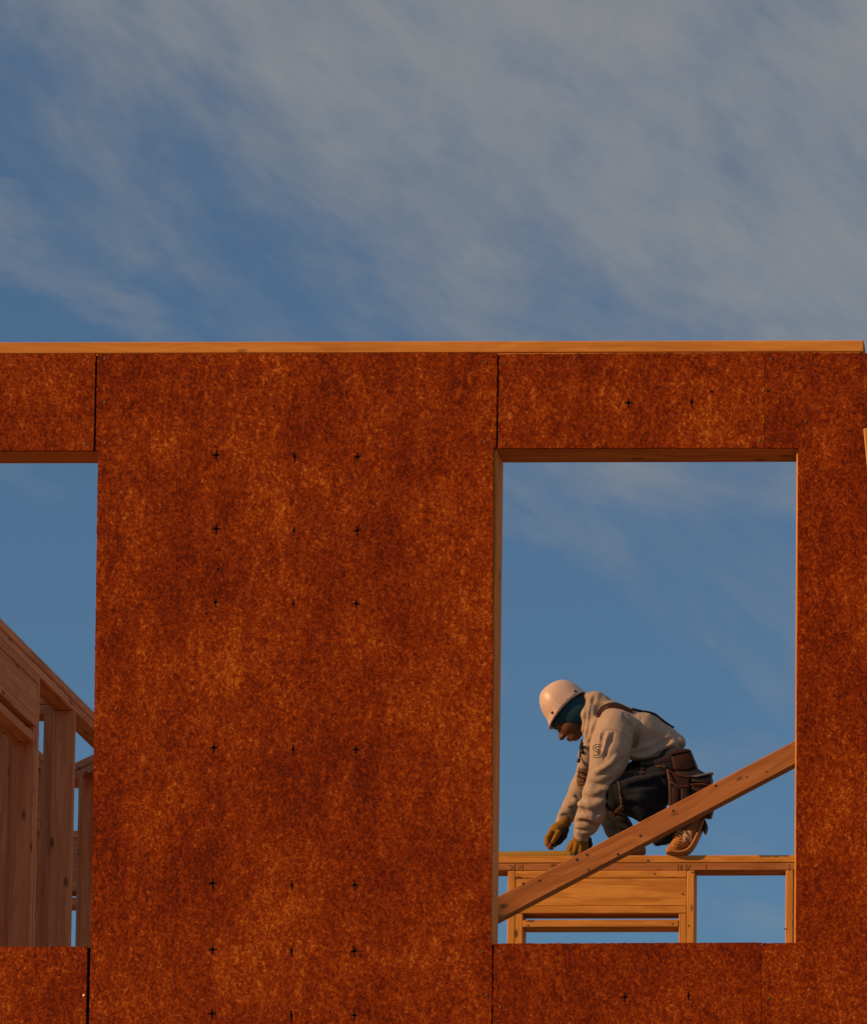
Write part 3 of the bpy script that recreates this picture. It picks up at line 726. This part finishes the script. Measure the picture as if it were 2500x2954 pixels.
# --- helmet
bm = bmesh.new(); NA, NT = 72, 30
def helm(phi, t, shrink=0.0):
    cf, sf = math.cos(phi), math.sin(phi); fr_ = max(0.0, cf); bk = max(0.0, -cf)
    n = 2.0*fr_**2 + 2.9*bk**2 + 2.5*sf*sf
    th = t*math.pi/2; x = math.sin(th)**(2/n); y = max(0.0, math.cos(th))**(2/n)
    a = ((122 if cf > 0 else 149)*abs(cf)**2 + 116*sf*sf) - shrink
    # ellipse in plan
    a = 1.0/math.sqrt((cf/((122 if cf > 0 else 149)-shrink))**2 + (sf/(116-shrink))**2)
    up_h = y*(180-shrink); e = max(0.0, (46-up_h)/46)**1.6
    f = -17 + cf*x*a + 28*e*fr_**1.6; s = sf*x*a + sf*5*e
    rim = 20 + 6*fr_**2 - 6*bk**2 + 2*abs(sf)**2
    return hp(f, rim + up_h - 6*e*fr_, s)
def hsurf(bm, shrink):
    top = bm.verts.new(helm(0, 0, shrink)); rows_ = []
    for i in range(1, NT+1):
        t = i/NT; rows_.append([bm.verts.new(helm(2*math.pi*k/NA, t, shrink)) for k in range(NA)])
    for k in range(NA): bm.faces.new((top, rows_[0][k], rows_[0][(k+1) % NA]))
    for A, B in zip(rows_, rows_[1:]):
        for k in range(NA): bm.faces.new((A[k], B[k], B[(k+1) % NA], A[(k+1) % NA]))
    return rows_[-1]
o1 = hsurf(bm, 0); o2 = hsurf(bm, 4)
for k in range(NA): bm.faces.new((o1[k], o2[k], o2[(k+1) % NA], o1[(k+1) % NA]))
bmesh.ops.recalc_face_normals(bm, faces=bm.faces)
helmet = from_bm('helmet', bm, HELMET, person, None, True); helmet['label'] = 'scuffed off white safety helmet'

# --- hoodie
h_ = grid(350, 165, 1110, 1040, -250, 380, 0.0046)
h_.chain([(1035, 487, 80, 48), (975, 468, 80, 84), (860, 437, 80, 122), (700, 392, 80, 132), (615, 430, 80, 112)], 0.03, 1.30)
h_.chain([(600, 440, 80, 92), (562, 540, 80, 66), (556, 590, 85, 58)], 0.03, 1.30)
h_.chain([(1050, 470, 80, 34), (1000, 492, 40, 44), (900, 530, 0, 45), (800, 540, -10, 40)], 0.03, 1.3)       # gathered hem
h_.chain([(1030, 448, 80, 26), (1062, 486, 80, 20)], 0.012, 2.4)
# hood bunched round the neck
h_.chain([(572, 246, 80, 50), (552, 330, 60, 52), (538, 420, 55, 42), (528, 470, 60, 34)], 0.02, 1.75)
h_.chain([(600, 246, 80, 52), (660, 300, 80, 62)], 0.03, 1.7)
h_.chain([(548, 230, 80, 36), (590, 226, 80, 36), (632, 248, 80, 34)], 0.012, 2.1)
# near sleeve
h_.chain([(700, 392, -60, 104), (676, 470, -85, 114), (666, 530, -95, 112), (646, 605, -103, 97), (616, 690, -103, 78)], 0.02, 0.82)
h_.chain([(616, 690, -103, 78), (584, 770, -92, 74), (563, 860, -68, 77), (532, 930, -38, 68), (512, 962, -14, 56)], 0.02, 0.85)
h_.chain([(508, 962, -10, 50), (502, 1012, 6, 47)], 0.006, 0.9)
# far sleeve
h_.chain([(650, 420, 220, 96), (548, 610, 235, 66), (500, 730, 222, 58), (452, 838, 178, 54), (424, 882, 148, 50)], 0.02, 0.95)
h_.chain([(416, 890, 140, 45), (396, 934, 118, 39)], 0.006, 1.0)
# folds: ridges raised first, then valleys pressed in along the surface
h_.chain([(548, 470, 60, 46), (543, 540, 62, 50), (541, 600, 70, 46)], 0.02, 1.6)
for path, r_ in (([(612, 410), (600, 470), (592, 530)], 8), ([(660, 412), (636, 480), (616, 550)], 8), ([(705, 540), (655, 605), (580, 640)], 15), ([(540, 728), (590, 752), (655, 735)], 13), ([(500, 800), (555, 828), (640, 800)], 13),
                 ([(474, 900), (530, 893), (612, 930)], 11), ([(1050, 468), (1000, 490), (930, 525), (860, 548), (800, 556)], 15), ([(385, 878), (415, 872), (455, 895)], 13), ([(455, 800), (490, 815), (515, 840)], 12), ([(1050, 455), (1066, 470), (1072, 488)], 12)):
    h_.fold(path, r_, 0.45, 0.02, True)
for path, r_ in (([(636, 406), (620, 450), (610, 500), (604, 540)], 6), ([(594, 420), (585, 470), (578, 520)], 5), ([(690, 414), (668, 460), (648, 515), (630, 575)], 6), ([(740, 560), (680, 620), (590, 668)], 10), ([(545, 690), (600, 715), (675, 680)], 9), ([(515, 768), (570, 792), (655, 752)], 9),
                 ([(490, 840), (545, 868), (630, 872)], 9), ([(466, 928), (530, 922), (602, 952)], 8), ([(640, 800), (600, 860), (575, 900)], 9), ([(1035, 500), (980, 522), (900, 560)], 7),
                 ([(380, 895), (410, 890), (448, 912)], 8), ([(462, 768), (495, 790), (520, 800)], 9), ([(430, 838), (470, 850), (500, 872)], 8), ([(455, 960), (505, 974), (553, 972)], 6),
                 ([(372, 915), (405, 905), (440, 935)], 5), ([(575, 205), (572, 230), (566, 250)], 6), ([(533, 250), (524, 340), (512, 430)], 7), ([(560, 270), (548, 360), (530, 450)], 8), ([(595, 330), (572, 400), (545, 480)], 8), ([(640, 240), (605, 280), (585, 320)], 9), ([(740, 300), (760, 350), (790, 380)], 8)):
    h_.fold(path, r_, 0.42, 0.014)
h_.fold([(1022, 446), (985, 464), (940, 490), (890, 514), (840, 530), (778, 540)], 13, 0.95, 0.016)
h_.fold([(840, 335), (818, 420), (800, 480), (780, 540), (742, 610)], 8, 0.85, 0.016)
# hole for the head
h_.carve(hp(0, 20), hp(30, -150), 104*ZU, 92*ZU, 0.012)
h_.carve(hp(60, -90), hp(180, -150), 80*ZU, 90*ZU, 0.012)
h_.wrinkle(0.0016, (28, 34, 47, 60, 85), 4)
hoodie = put('hoodie', h_.mesh('hoodie'), HOODIE, person, 'heather grey hooded sweatshirt')

# --- jeans
j_ = grid(440, 480, 1240, 1120, -240, 380, 0.0048)
j_.chain([(900, 520, 80, 56), (985, 565, 80, 66), (1035, 610, 80, 88)], 0.04, 1.6)
j_.chain([(1020, 640, -5, 118), (900, 735, -40, 122), (800, 765, -65, 120), (705, 775, -85, 84)], 0.03, 0.85)
j_.chain([(705, 785, -85, 78), (860, 860, -55, 66), (1010, 925, -5, 60), (1080, 930, 18, 44)], 0.02)
j_.chain([(1000, 960, 15, 46), (972, 1008, 20, 40), (932, 1036, 20, 24)], 0.02, 1.1)
j_.chain([(1010, 630, 170, 112), (800, 690, 195, 96), (555, 698, 210, 72)], 0.03, 0.9)
j_.chain([(555, 705, 210, 70), (640, 850, 185, 74), (712, 955, 150, 74), (775, 1040, 118, 58)], 0.02)
for path, r_ in (([(745, 700), (830, 690), (960, 660)], 16), ([(760, 790), (850, 800), (950, 850)], 18), ([(700, 905), (740, 930), (770, 970)], 10)): j_.fold(path, r_, 0.5, 0.025, True)
for path, r_ in (([(735, 735), (820, 725), (950, 700)], 12), ([(740, 830), (820, 830), (900, 870)], 12), ([(900, 640), (950, 700), (985, 780)], 12), ([(650, 900), (700, 930), (750, 940)], 9), ([(640, 950), (700, 970), (760, 975)], 9)): j_.fold(path, r_, 0.45, 0.018)
# torn knee: a rimmed hole
j_.carve(P_(640, 770, -160), P_(655, 800, -160), 52*ZU, 46*ZU, 0.008)
j_.wrinkle(0.0022, (26, 33, 44, 58, 90), 11)
jeans = put('jeans', j_.mesh('jeans'), DENIM, person, 'dark worn jeans torn at both knees')
kn = grid(590, 660, 760, 900, -200, 20, 0.005)
kn.chain([(690, 760, -85, 76), (700, 800, -85, 74)], 0.02)
put('knee_lining', kn.mesh('knee_lining'), KNEE, jeans)

# surface finder: where the line of sight through a workspace point meets a mesh
def finder(*obs):
    trees = [BVHTree.FromPolygons([v.co.copy() for v in o.data.vertices], [p.vertices[:] for p in o.data.polygons]) for o in obs]
    def hit(zx, zy, lift=0.0, fallback=-100):
        t_ = P_(zx, zy, 0); d = (t_-CAM).normalized(); best = None
        for tr in trees:
            r = tr.ray_cast(CAM, d)
            if r[0] is not None and (best is None or r[3] < best[3]): best = r
        if best is None: return P_(zx, zy, fallback)
        nn = best[1] if best[1].dot(d) < 0 else -best[1]
        return best[0]+nn*lift
    return hit
on_all = finder(hoodie, jeans); on_hood = finder(hoodie); on_jean = finder(jeans); on_helm = finder(helmet)

# --- letter on the sleeve: an outlined S
cx, cy = 590, 524
S_c = [(22, -26), (12, -34), (-4, -34), (-15, -24), (-12, -10), (2, -3), (15, 4), (18, 18), (8, 30), (-8, 32), (-20, 25)]
pth = smooth_path([Vector((x, y, 0)) for x, y in S_c], 5)
letter = bmesh.new()
for off in (-6.5, 6.5):
    pp = []
    for i, p in enumerate(pth):
        d = (pth[min(i+1, len(pth)-1)]-pth[max(i-1, 0)]).normalized(); q = p+Vector((-d.y, d.x, 0))*off
        pp.append(on_hood(cx+q.x*0.95, cy+q.y*0.95, 0.0010, -170))
    tube_bm(letter, pp, 0.0018, 5)
from_bm('letter_print', letter, DARK, hoodie, None, True)
# seam lines
sm = bmesh.new()
for pts in ([(622, 404), (660, 398), (700, 405), (750, 430), (798, 478)],):
    tube_bm(sm, [on_hood(p.x, p.y, 0.0003) for p in smooth_path([Vector((x, y, 0)) for x, y in pts], 8)], 0.0016, 5)
from_bm('seam', sm, HOODIE, hoodie, None, True)
# drawstring
cd_ = bmesh.new()
tube_bm(cd_, smooth_path([on_hood(504, 460, 0.004), on_hood(500, 500, 0.004), on_hood(497, 540, 0.004), P_(489, 582, 0)], 5), 0.0045, 6)
tube_bm(cd_, smooth_path([on_hood(506, 478, 0.005), on_hood(509, 505, 0.006), on_hood(514, 533, 0.006)], 5), [0.007]*6+[0.010]*5, 8)
tube_bm(cd_, [P_(490, 566, -6), P_(484, 586, -6)], [0.007, 0.009], 8)
from_bm('drawstring', cd_, DARK, hoodie, None, True)

# --- braces of the tool belt
hv = np.array([v.co[:] for v in hoodie.data.vertices])
def crest(zx, d):
    a_ = P_(zx, 300, d); m_ = (abs(hv[:, 0]-a_.x) < 0.012) & (abs(hv[:, 1]-a_.y) < 0.02)
    return Vector((a_.x, a_.y, float(hv[m_][:, 2].max())-0.003))
st = bmesh.new()
ea = smooth_path([Vector((x, y, 0)) for x, y in ((586, 334), (594, 300), (618, 270), (655, 254), (702, 251), (752, 272), (790, 292))], 5)
eb = smooth_path([Vector((x, y, 0)) for x, y in ((606, 330), (618, 305), (642, 287), (676, 279), (716, 284), (756, 298), (792, 312))], 5)
rows_ = []
for A_, B_ in zip(ea, eb):
    ps = [on_hood(A_.x+(B_.x-A_.x)*w, A_.y+(B_.y-A_.y)*w, l_, -60) for w, l_ in ((-0.03, -0.004), (0.0, 0.0035), (0.33, 0.005), (0.66, 0.005), (1.0, 0.0035), (1.03, -0.004))]
    rows_.append([st.verts.new(q) for q in ps])
for A_, B_ in zip(rows_, rows_[1:]):
    for k in range(5): st.faces.new((A_[k], A_[k+1], B_[k+1], B_[k]))
pw = [crest(x, d) for x, d in ((760, -25), (790, -10), (820, 8), (850, 20), (880, 32), (915, 45), (940, 52), (965, 60), (1000, 70), (1025, 75))]
tube_bm(st, smooth_path(pw[1:], 3), 0.0062, 8)
bmesh.ops.recalc_face_normals(st, faces=st.faces)
from_bm('shoulder_strap', st, LEATHER, person, None, True)

# --- tool belt
belt = prism('tool_belt', [(830, 580), (930, 566), (1000, 540), (1082, 505), (1120, 512), (1128, 545), (1010, 590), (930, 610), (830, 612)], -92, 240, LEATHER_D, person, 0.010)
prism('pouch', [(1003, 536), (1060, 522), (1112, 516), (1130, 560), (1152, 618), (1090, 636), (1022, 632)], -160, -70, LEATHER, belt, 0.014)
prism('pouch_rim', [(1001, 530), (1060, 515), (1113, 510), (1116, 526), (1060, 534), (1004, 549)], -166, -66, LEATHER, belt, 0.004)
prism('pouch_flap', [(1025, 628), (1152, 614), (1190, 640), (1240, 660), (1232, 712), (1125, 712), (1060, 690)], -150, -60, LEATHER_D, belt, 0.01)
prism('pouch', [(986, 624), (1050, 656), (1115, 668), (1122, 850), (1060, 880), (1003, 850), (996, 740)], -178, -90, LEATHER, belt, 0.012)
prism('pocket', [(1004, 700), (1060, 722), (1110, 720), (1112, 850), (1010, 850)], -192, -150, LEATHER_D, belt, 0.008)
prism('pocket', [(1014, 725), (1054, 732), (1054, 850), (1016, 850)], -198, -160, LEATHER, belt, 0.006)
prism('pocket', [(1064, 732), (1104, 730), (1106, 850), (1066, 850)], -198, -160, LEATHER, belt, 0.006)
prism('pouch', [(1114, 708), (1180, 704), (1236, 712), (1252, 800), (1230, 893), (1150, 880), (1122, 820)], -172, -80, LEATHER, belt, 0.014)
pr = bmesh.new()
for pts in ([(986, 624), (1010, 640), (1050, 658), (1115, 670)], [(986, 624), (996, 700), (999, 780), (1000, 850)], [(1002, 698), (1060, 722), (1112, 720)], [(1116, 712), (1180, 708), (1236, 716)]):
    tube_bm(pr, smooth_path([P_(x, y, -196 if y > 690 and x < 1114 else -180) for x, y in pts], 5), 0.0034, 6)
from_bm('piping', pr, simple('worn_leather_edge', (0.11, 0.032, 0.018), 0.55, 0.3), belt, None, True)

# --- shoes
g1 = grid(955, 870, 1235, 1150, -90, 100, 0.0040)
dn = 12
g1.chain([(1003, 1085, dn, 26), (1040, 1066, dn, 38), (1080, 1030, dn, 46), (1128, 968, dn, 52), (1160, 925, dn, 44)], 0.012, 0.95)
g1.chain([(1044, 1050, dn, 38), (1072, 988, dn, 47), (1112, 912, dn, 50)], 0.015, 0.85)
shoe1 = put('shoe', g1.mesh('shoe'), SHOE, person, 'tan suede sneaker, heel lifted')
g2 = grid(955, 870, 1240, 1160, -90, 100, 0.0036)
zt = on_plate(1040, dn)
g2.chain([(v.x, v.y, dn, 13) for v in smooth_path([Vector(q+(0,)) for q in ((991, zt-19), (1030, zt-14), (1080, zt-15), (1116, 1080), (1146, 1034), (1172, 975), (1196, 922))], 4)], 0.006, 3.7)
put('sole', g2.mesh('sole'), SOLE, shoe1)
hc = prism('heel_counter', [(1176, 905), (1196, 900), (1212, 935), (1208, 965), (1192, 985), (1186, 950)], -28, 52, LEATHER_D, shoe1, 0.008)
on_shoe = finder(shoe1)
lc = bmesh.new()
for i in range(6):
    zx, zy = 1026+i*5.5, 1056-i*15
    tube_bm(lc, smooth_path([on_shoe(zx-9, zy-6, 0.002, -20), on_shoe(zx+4, zy+2, 0.004, -25), on_shoe(zx+20, zy+9, 0.002, -30)], 4), 0.0034, 6)
from_bm('laces', lc, simple('ochre_laces', (0.5, 0.25, 0.06), 0.8), shoe1, None, True)
# letter patch on its side
bm = bmesh.new()
def q_(x, y, lift=0.0055):
    return on_shoe(1100+x*29+y*2, 1006+y*28-x*1, lift, -42)
def strip(a, b, w, n=5):
    a, b = Vector(a), Vector(b); d = (b-a).normalized(); nn = Vector((-d.y, d.x))*w; pr_ = None
    for i in range(n+1):
        c = a.lerp(b, i/n); lo_ = [bm.verts.new(q_(*(c+nn))), bm.verts.new(q_(*(c-nn)))]
        hi_ = [bm.verts.new(q_(*(c+nn), 0.0005)), bm.verts.new(q_(*(c-nn), 0.0005))]
        cur = lo_+hi_
        if pr_:
            bm.faces.new((pr_[0], pr_[1], cur[1], cur[0])); bm.faces.new((pr_[0], cur[0], cur[2], pr_[2])); bm.faces.new((pr_[1], pr_[3], cur[3], cur[1]))
        pr_ = cur
strip((-0.62, -0.95), (-0.62, 0.95), 0.24); strip((0.62, -0.95), (0.62, 0.95), 0.24); strip((-0.62, -0.8), (0.62, 0.8), 0.26)
strip((-1.0, -0.92), (-0.2, -0.92), 0.13); strip((0.2, 0.92), (1.0, 0.92), 0.13); strip((0.2, -0.92), (1.0, -0.92), 0.13); strip((-1.0, 0.92), (-0.2, 0.92), 0.13)
from_bm('letter_patch', bm, PATCH, shoe1)
d2 = 118; zt2 = on_plate(760, d2)
g3 = grid(590, 960, 900, 1180, d2-90, d2+90, 0.0042)
g3.chain([(640, zt2-36, d2, 26), (700, zt2-46, d2, 38), (780, zt2-56, d2, 46), (822, zt2-52, d2, 46)], 0.012, 0.9)
g3.chain([(780, zt2-70, d2, 44), (800, zt2-110, d2, 42)], 0.012, 0.9)
shoe2 = put('shoe', g3.mesh('shoe'), SHOE, person, 'tan suede sneaker flat on the plate')
g4 = grid(590, 1040, 900, 1190, d2-90, d2+90, 0.0038)
g4.chain([(636, zt2-14, d2, 13), (730, zt2-14, d2, 13), (846, zt2-15, d2, 14)], 0.006, 3.4)
put('sole', g4.mesh('sole'), SOLE, shoe2)

# --- gloves
def glove(label, palm, fingers, cuff, box, ink_=None):
    g_ = grid(*box, 0.0026)
    g_.chain(cuff, 0.008, 1.0)
    for ch, ky in palm: g_.chain(ch, 0.012, ky)
    for ch in fingers: g_.chain(ch, 0.0035)
    return put('glove', g_.mesh('glove', 1), GLOVE, person, label)
zc = on_plate(460, 35)
n_f = [[(452, 1052, 2, 17), (440, 1078, -6, 15), (447, 1100, -2, 13)],
       [(474, 1062, -12, 17), (464, 1092, -22, 15), (470, zc-13, -12, 13)],
       [(500, 1064, -8, 17), (498, 1094, -20, 15), (500, zc-13, -8, 13)],
       [(526, 1058, 10, 16), (530, 1086, 0, 14), (526, zc-14, 8, 12)],
       [(452, 1040, 50, 18), (430, 1075, 55, 15), (428, zc-20, 45, 13)]]
gl1 = glove('ochre work glove gripping the plate', [([(500, 1005, 8, 40), (494, 1040, 12, 44), (496, 1062, 15, 42)], 0.85)], n_f, [(503, 990, 8, 40), (500, 1010, 8, 41)], (390, 970, 590, 1160, -90, 130), None)
f_f = [[(330, 985, 60, 17), (312, 1015, 50, 16), (311, 1045, 50, 14), (326, 1066, 56, 13)],
       [(332, 985, 90, 17), (310, 1012, 88, 16), (306, 1044, 84, 14), (322, 1070, 88, 12)],
       [(340, 985, 120, 17), (318, 1018, 124, 15), (318, 1050, 118, 13), (334, 1072, 116, 12)],
       [(350, 985, 145, 15), (334, 1018, 150, 14), (338, 1046, 144, 12), (352, 1058, 140, 11)],
       [(372, 985, 62, 18), (356, 1012, 48, 16), (341, 1036, 46, 13)]]
gl2 = glove('ochre work glove hanging open above the tape', [([(392, 950, 112, 34), (366, 968, 104, 38), (344, 984, 102, 32)], 1.15)], f_f, [(410, 925, 120, 36), (392, 948, 112, 36)], (270, 890, 460, 1110, -10, 220), None)
# black rubber coating on the palm side
for nm, ch, par_ in (('palm_coating', [(543, 1022, 30, 18), (546, 1052, 34, 18), (538, 1075, 30, 16)], gl1), ('palm_coating', [(412, 968, 100, 22), (394, 1000, 92, 26), (372, 1028, 90, 24), (362, 1044, 92, 15)], gl2), ('palm_coating', [(338, 1008, 66, 15), (330, 1036, 62, 13), (336, 1062, 66, 11)], gl2)):
    q = grid(300, 930, 600, 1120, -40, 180, 0.0034); q.chain(ch, 0.01); put(nm, q.mesh(nm), PALM, par_)
pc = bmesh.new(); tube_bm(pc, [P_(321, 1060, 36), P_(329, 1048, 36)], 0.006, 6)
from_bm('finger_patch', pc, simple('red_rubber', (0.35, 0.03, 0.04), 0.6), gl2)
# print on the back of the near glove
on_gl = finder(gl1); gi = bmesh.new()
for i in range(4):
    for k in range(5):
        x0 = 468+k*11+random.uniform(-2, 2)+i*2; y0 = 1022+i*9+k*1.5
        tube_bm(gi, [on_gl(x0, y0, 0.0006, -30), on_gl(x0+random.uniform(3, 8), y0+random.uniform(-2, 2), 0.0006, -30)], 0.0013, 4)
from_bm('printed_text', gi, DARK, gl1)

# --- helmet fittings
for zx, zy, r_ in ((338, 306, 9.5), (469, 185, 9.5)):
    p = on_helm(zx, zy, 0.0004); p2 = on_helm(zx, zy, 0.003); nail(p, p2-p, r_*ZU, helmet, DARK, 0.003, 'rivet')
for zx, zy in ((417, 225), (399, 235), (418, 235), (388, 245), (403, 250), (376, 255), (390, 258), (403, 262), (369, 267), (382, 270), (392, 272), (362, 278), (374, 280)):
    p = on_helm(zx, zy, 0.0004); p2 = on_helm(zx, zy, 0.003); nail(p, p2-p, 2.4*ZU, helmet, DARK, 0.002, 'vent_hole')

# --- frayed cloth at the torn knees
def fray(name, paths, n, ln, r_, parent, fnd, seed, spread=10, mat=THREAD):
    rs = random.Random(seed); bm = bmesh.new()
    for pts in paths:
        pp = smooth_path([Vector((x, y, 0)) for x, y in pts], 8)
        tube_bm(bm, [fnd(p.x+rs.uniform(-2, 2), p.y+rs.uniform(-2, 2), 0.002) for p in pp], [0.0026*rs.uniform(0.4, 1.7) for _ in pp], 6)
        for _ in range(n):
            p = rs.choice(pp); a = rs.uniform(0, 6.28); x, y = p.x+rs.uniform(-spread, spread)*0.5, p.y+rs.uniform(-spread, spread)*0.5
            q = [Vector((x, y, 0)), Vector((x+math.cos(a)*ln*0.5+rs.uniform(-4, 4), y+math.sin(a)*ln*0.5, 0)), Vector((x+math.cos(a)*ln+rs.uniform(-5, 5), y+math.sin(a)*ln+rs.uniform(0, 8), 0))]
            tube_bm(bm, [fnd(v.x, v.y, 0.001+0.006*i) for i, v in enumerate(q)], r_, 4)
    return from_bm(name, bm, mat, parent, None, True)
fray('frayed_edge', [[(650, 692), (668, 684), (690, 684), (708, 700), (716, 730), (720, 770), (724, 800), (730, 830)]], 22, 12, 0.0010, jeans, on_jean, 1, 7)
fray('torn_flap', [[(730, 828), (712, 845), (690, 858), (672, 866), (676, 880)], [(735, 835), (722, 850), (716, 868), (735, 876)], [(705, 850), (690, 868), (684, 892)], [(725, 838), (700, 862), (716, 872)]], 14, 11, 0.0012, jeans, on_jean, 2)
fray('frayed_patch', [[(735, 655), (755, 648), (780, 640), (830, 650), (848, 640)], [(760, 640), (775, 620), (785, 600)], [(790, 610), (815, 622), (835, 620)], [(790, 592), (812, 600), (850, 630)]], 18, 17, 0.0011, jeans, on_jean, 3)
fray('frayed_patch', [[(930, 608), (950, 612), (975, 606)]], 16, 10, 0.001, jeans, on_jean, 5)
f4 = [[(480+2*i, 640+9*i), (500, 625+10*i), (525, 622+9*i), (545, 632+8*i)] for i in range(8)]
fray('frayed_patch', f4, 4, 14, 0.0011, jeans, on_jean, 6, mat=fabric('brown_frayed_knee', (0.10, 0.06, 0.035), (0.19, 0.12, 0.075), 300))
tk = grid(455, 590, 580, 800, 60, 280, 0.0036)
tk.chain([(514, 636, 160, 34), (516, 690, 158, 38), (527, 755, 165, 22)], 0.02)
for i in range(7): tk.fold([(476+2*i, 632+19*i), (505, 622+20*i), (545, 628+19*i)], 5, 0.4, 0.008)
put('torn_knee', tk.mesh('torn_knee'), bpy.data.materials['brown_frayed_knee'], jeans)

# ---- tape and square, things of their own
bm = bmesh.new(); pr_ = None
for i in range(25):
    t = i/24; x = -260+t*705; d = 40
    top = P_(x, 1094-8*t, d); bot = P_(x, on_plate(x, 20)-1+0*t, 22); bot.z = ZFAR+0.001
    mid = (top+bot)/2 + Vector((0, -0.004, 0))
    cur = [bm.verts.new(v) for v in (top, mid, bot, bot+Vector((0, 0.0008, 0)), mid+Vector((0, 0.0008, 0)), top+Vector((0, 0.0008, 0)))]
    if pr_:
        for k in range(6): bm.faces.new((pr_[k], pr_[(k+1) % 6], cur[(k+1) % 6], cur[k]))
    pr_ = cur
bmesh.ops.recalc_face_normals(bm, faces=bm.faces)
tape = from_bm('tape_measure', bm, simple('yellow_tape_blade', (0.30, 0.19, 0.02), 0.5, 0.15), None, None, True)
tag(tape, 'yellow measuring tape blade lying along the plate up to the glove', 'tape measure')
sq = empty('framing_square', P_(1180, 660, -130))
tag(sq, 'grey metal square sticking out of the tool pouch', 'square')
prism('blade', [(1109, 664), (1158, 655), (1240, 640), (1247, 645), (1242, 650), (1160, 667), (1150, 670)], -188, -150, simple('dull_steel', (0.16, 0.17, 0.175), 0.5, 0.2, metal=0.6), sq, 0.0015)
prism('stock', [(1122, 672), (1160, 668), (1238, 652), (1228, 690), (1232, 706), (1125, 700)], -176, -120, LEATHER_D, sq, 0.006)
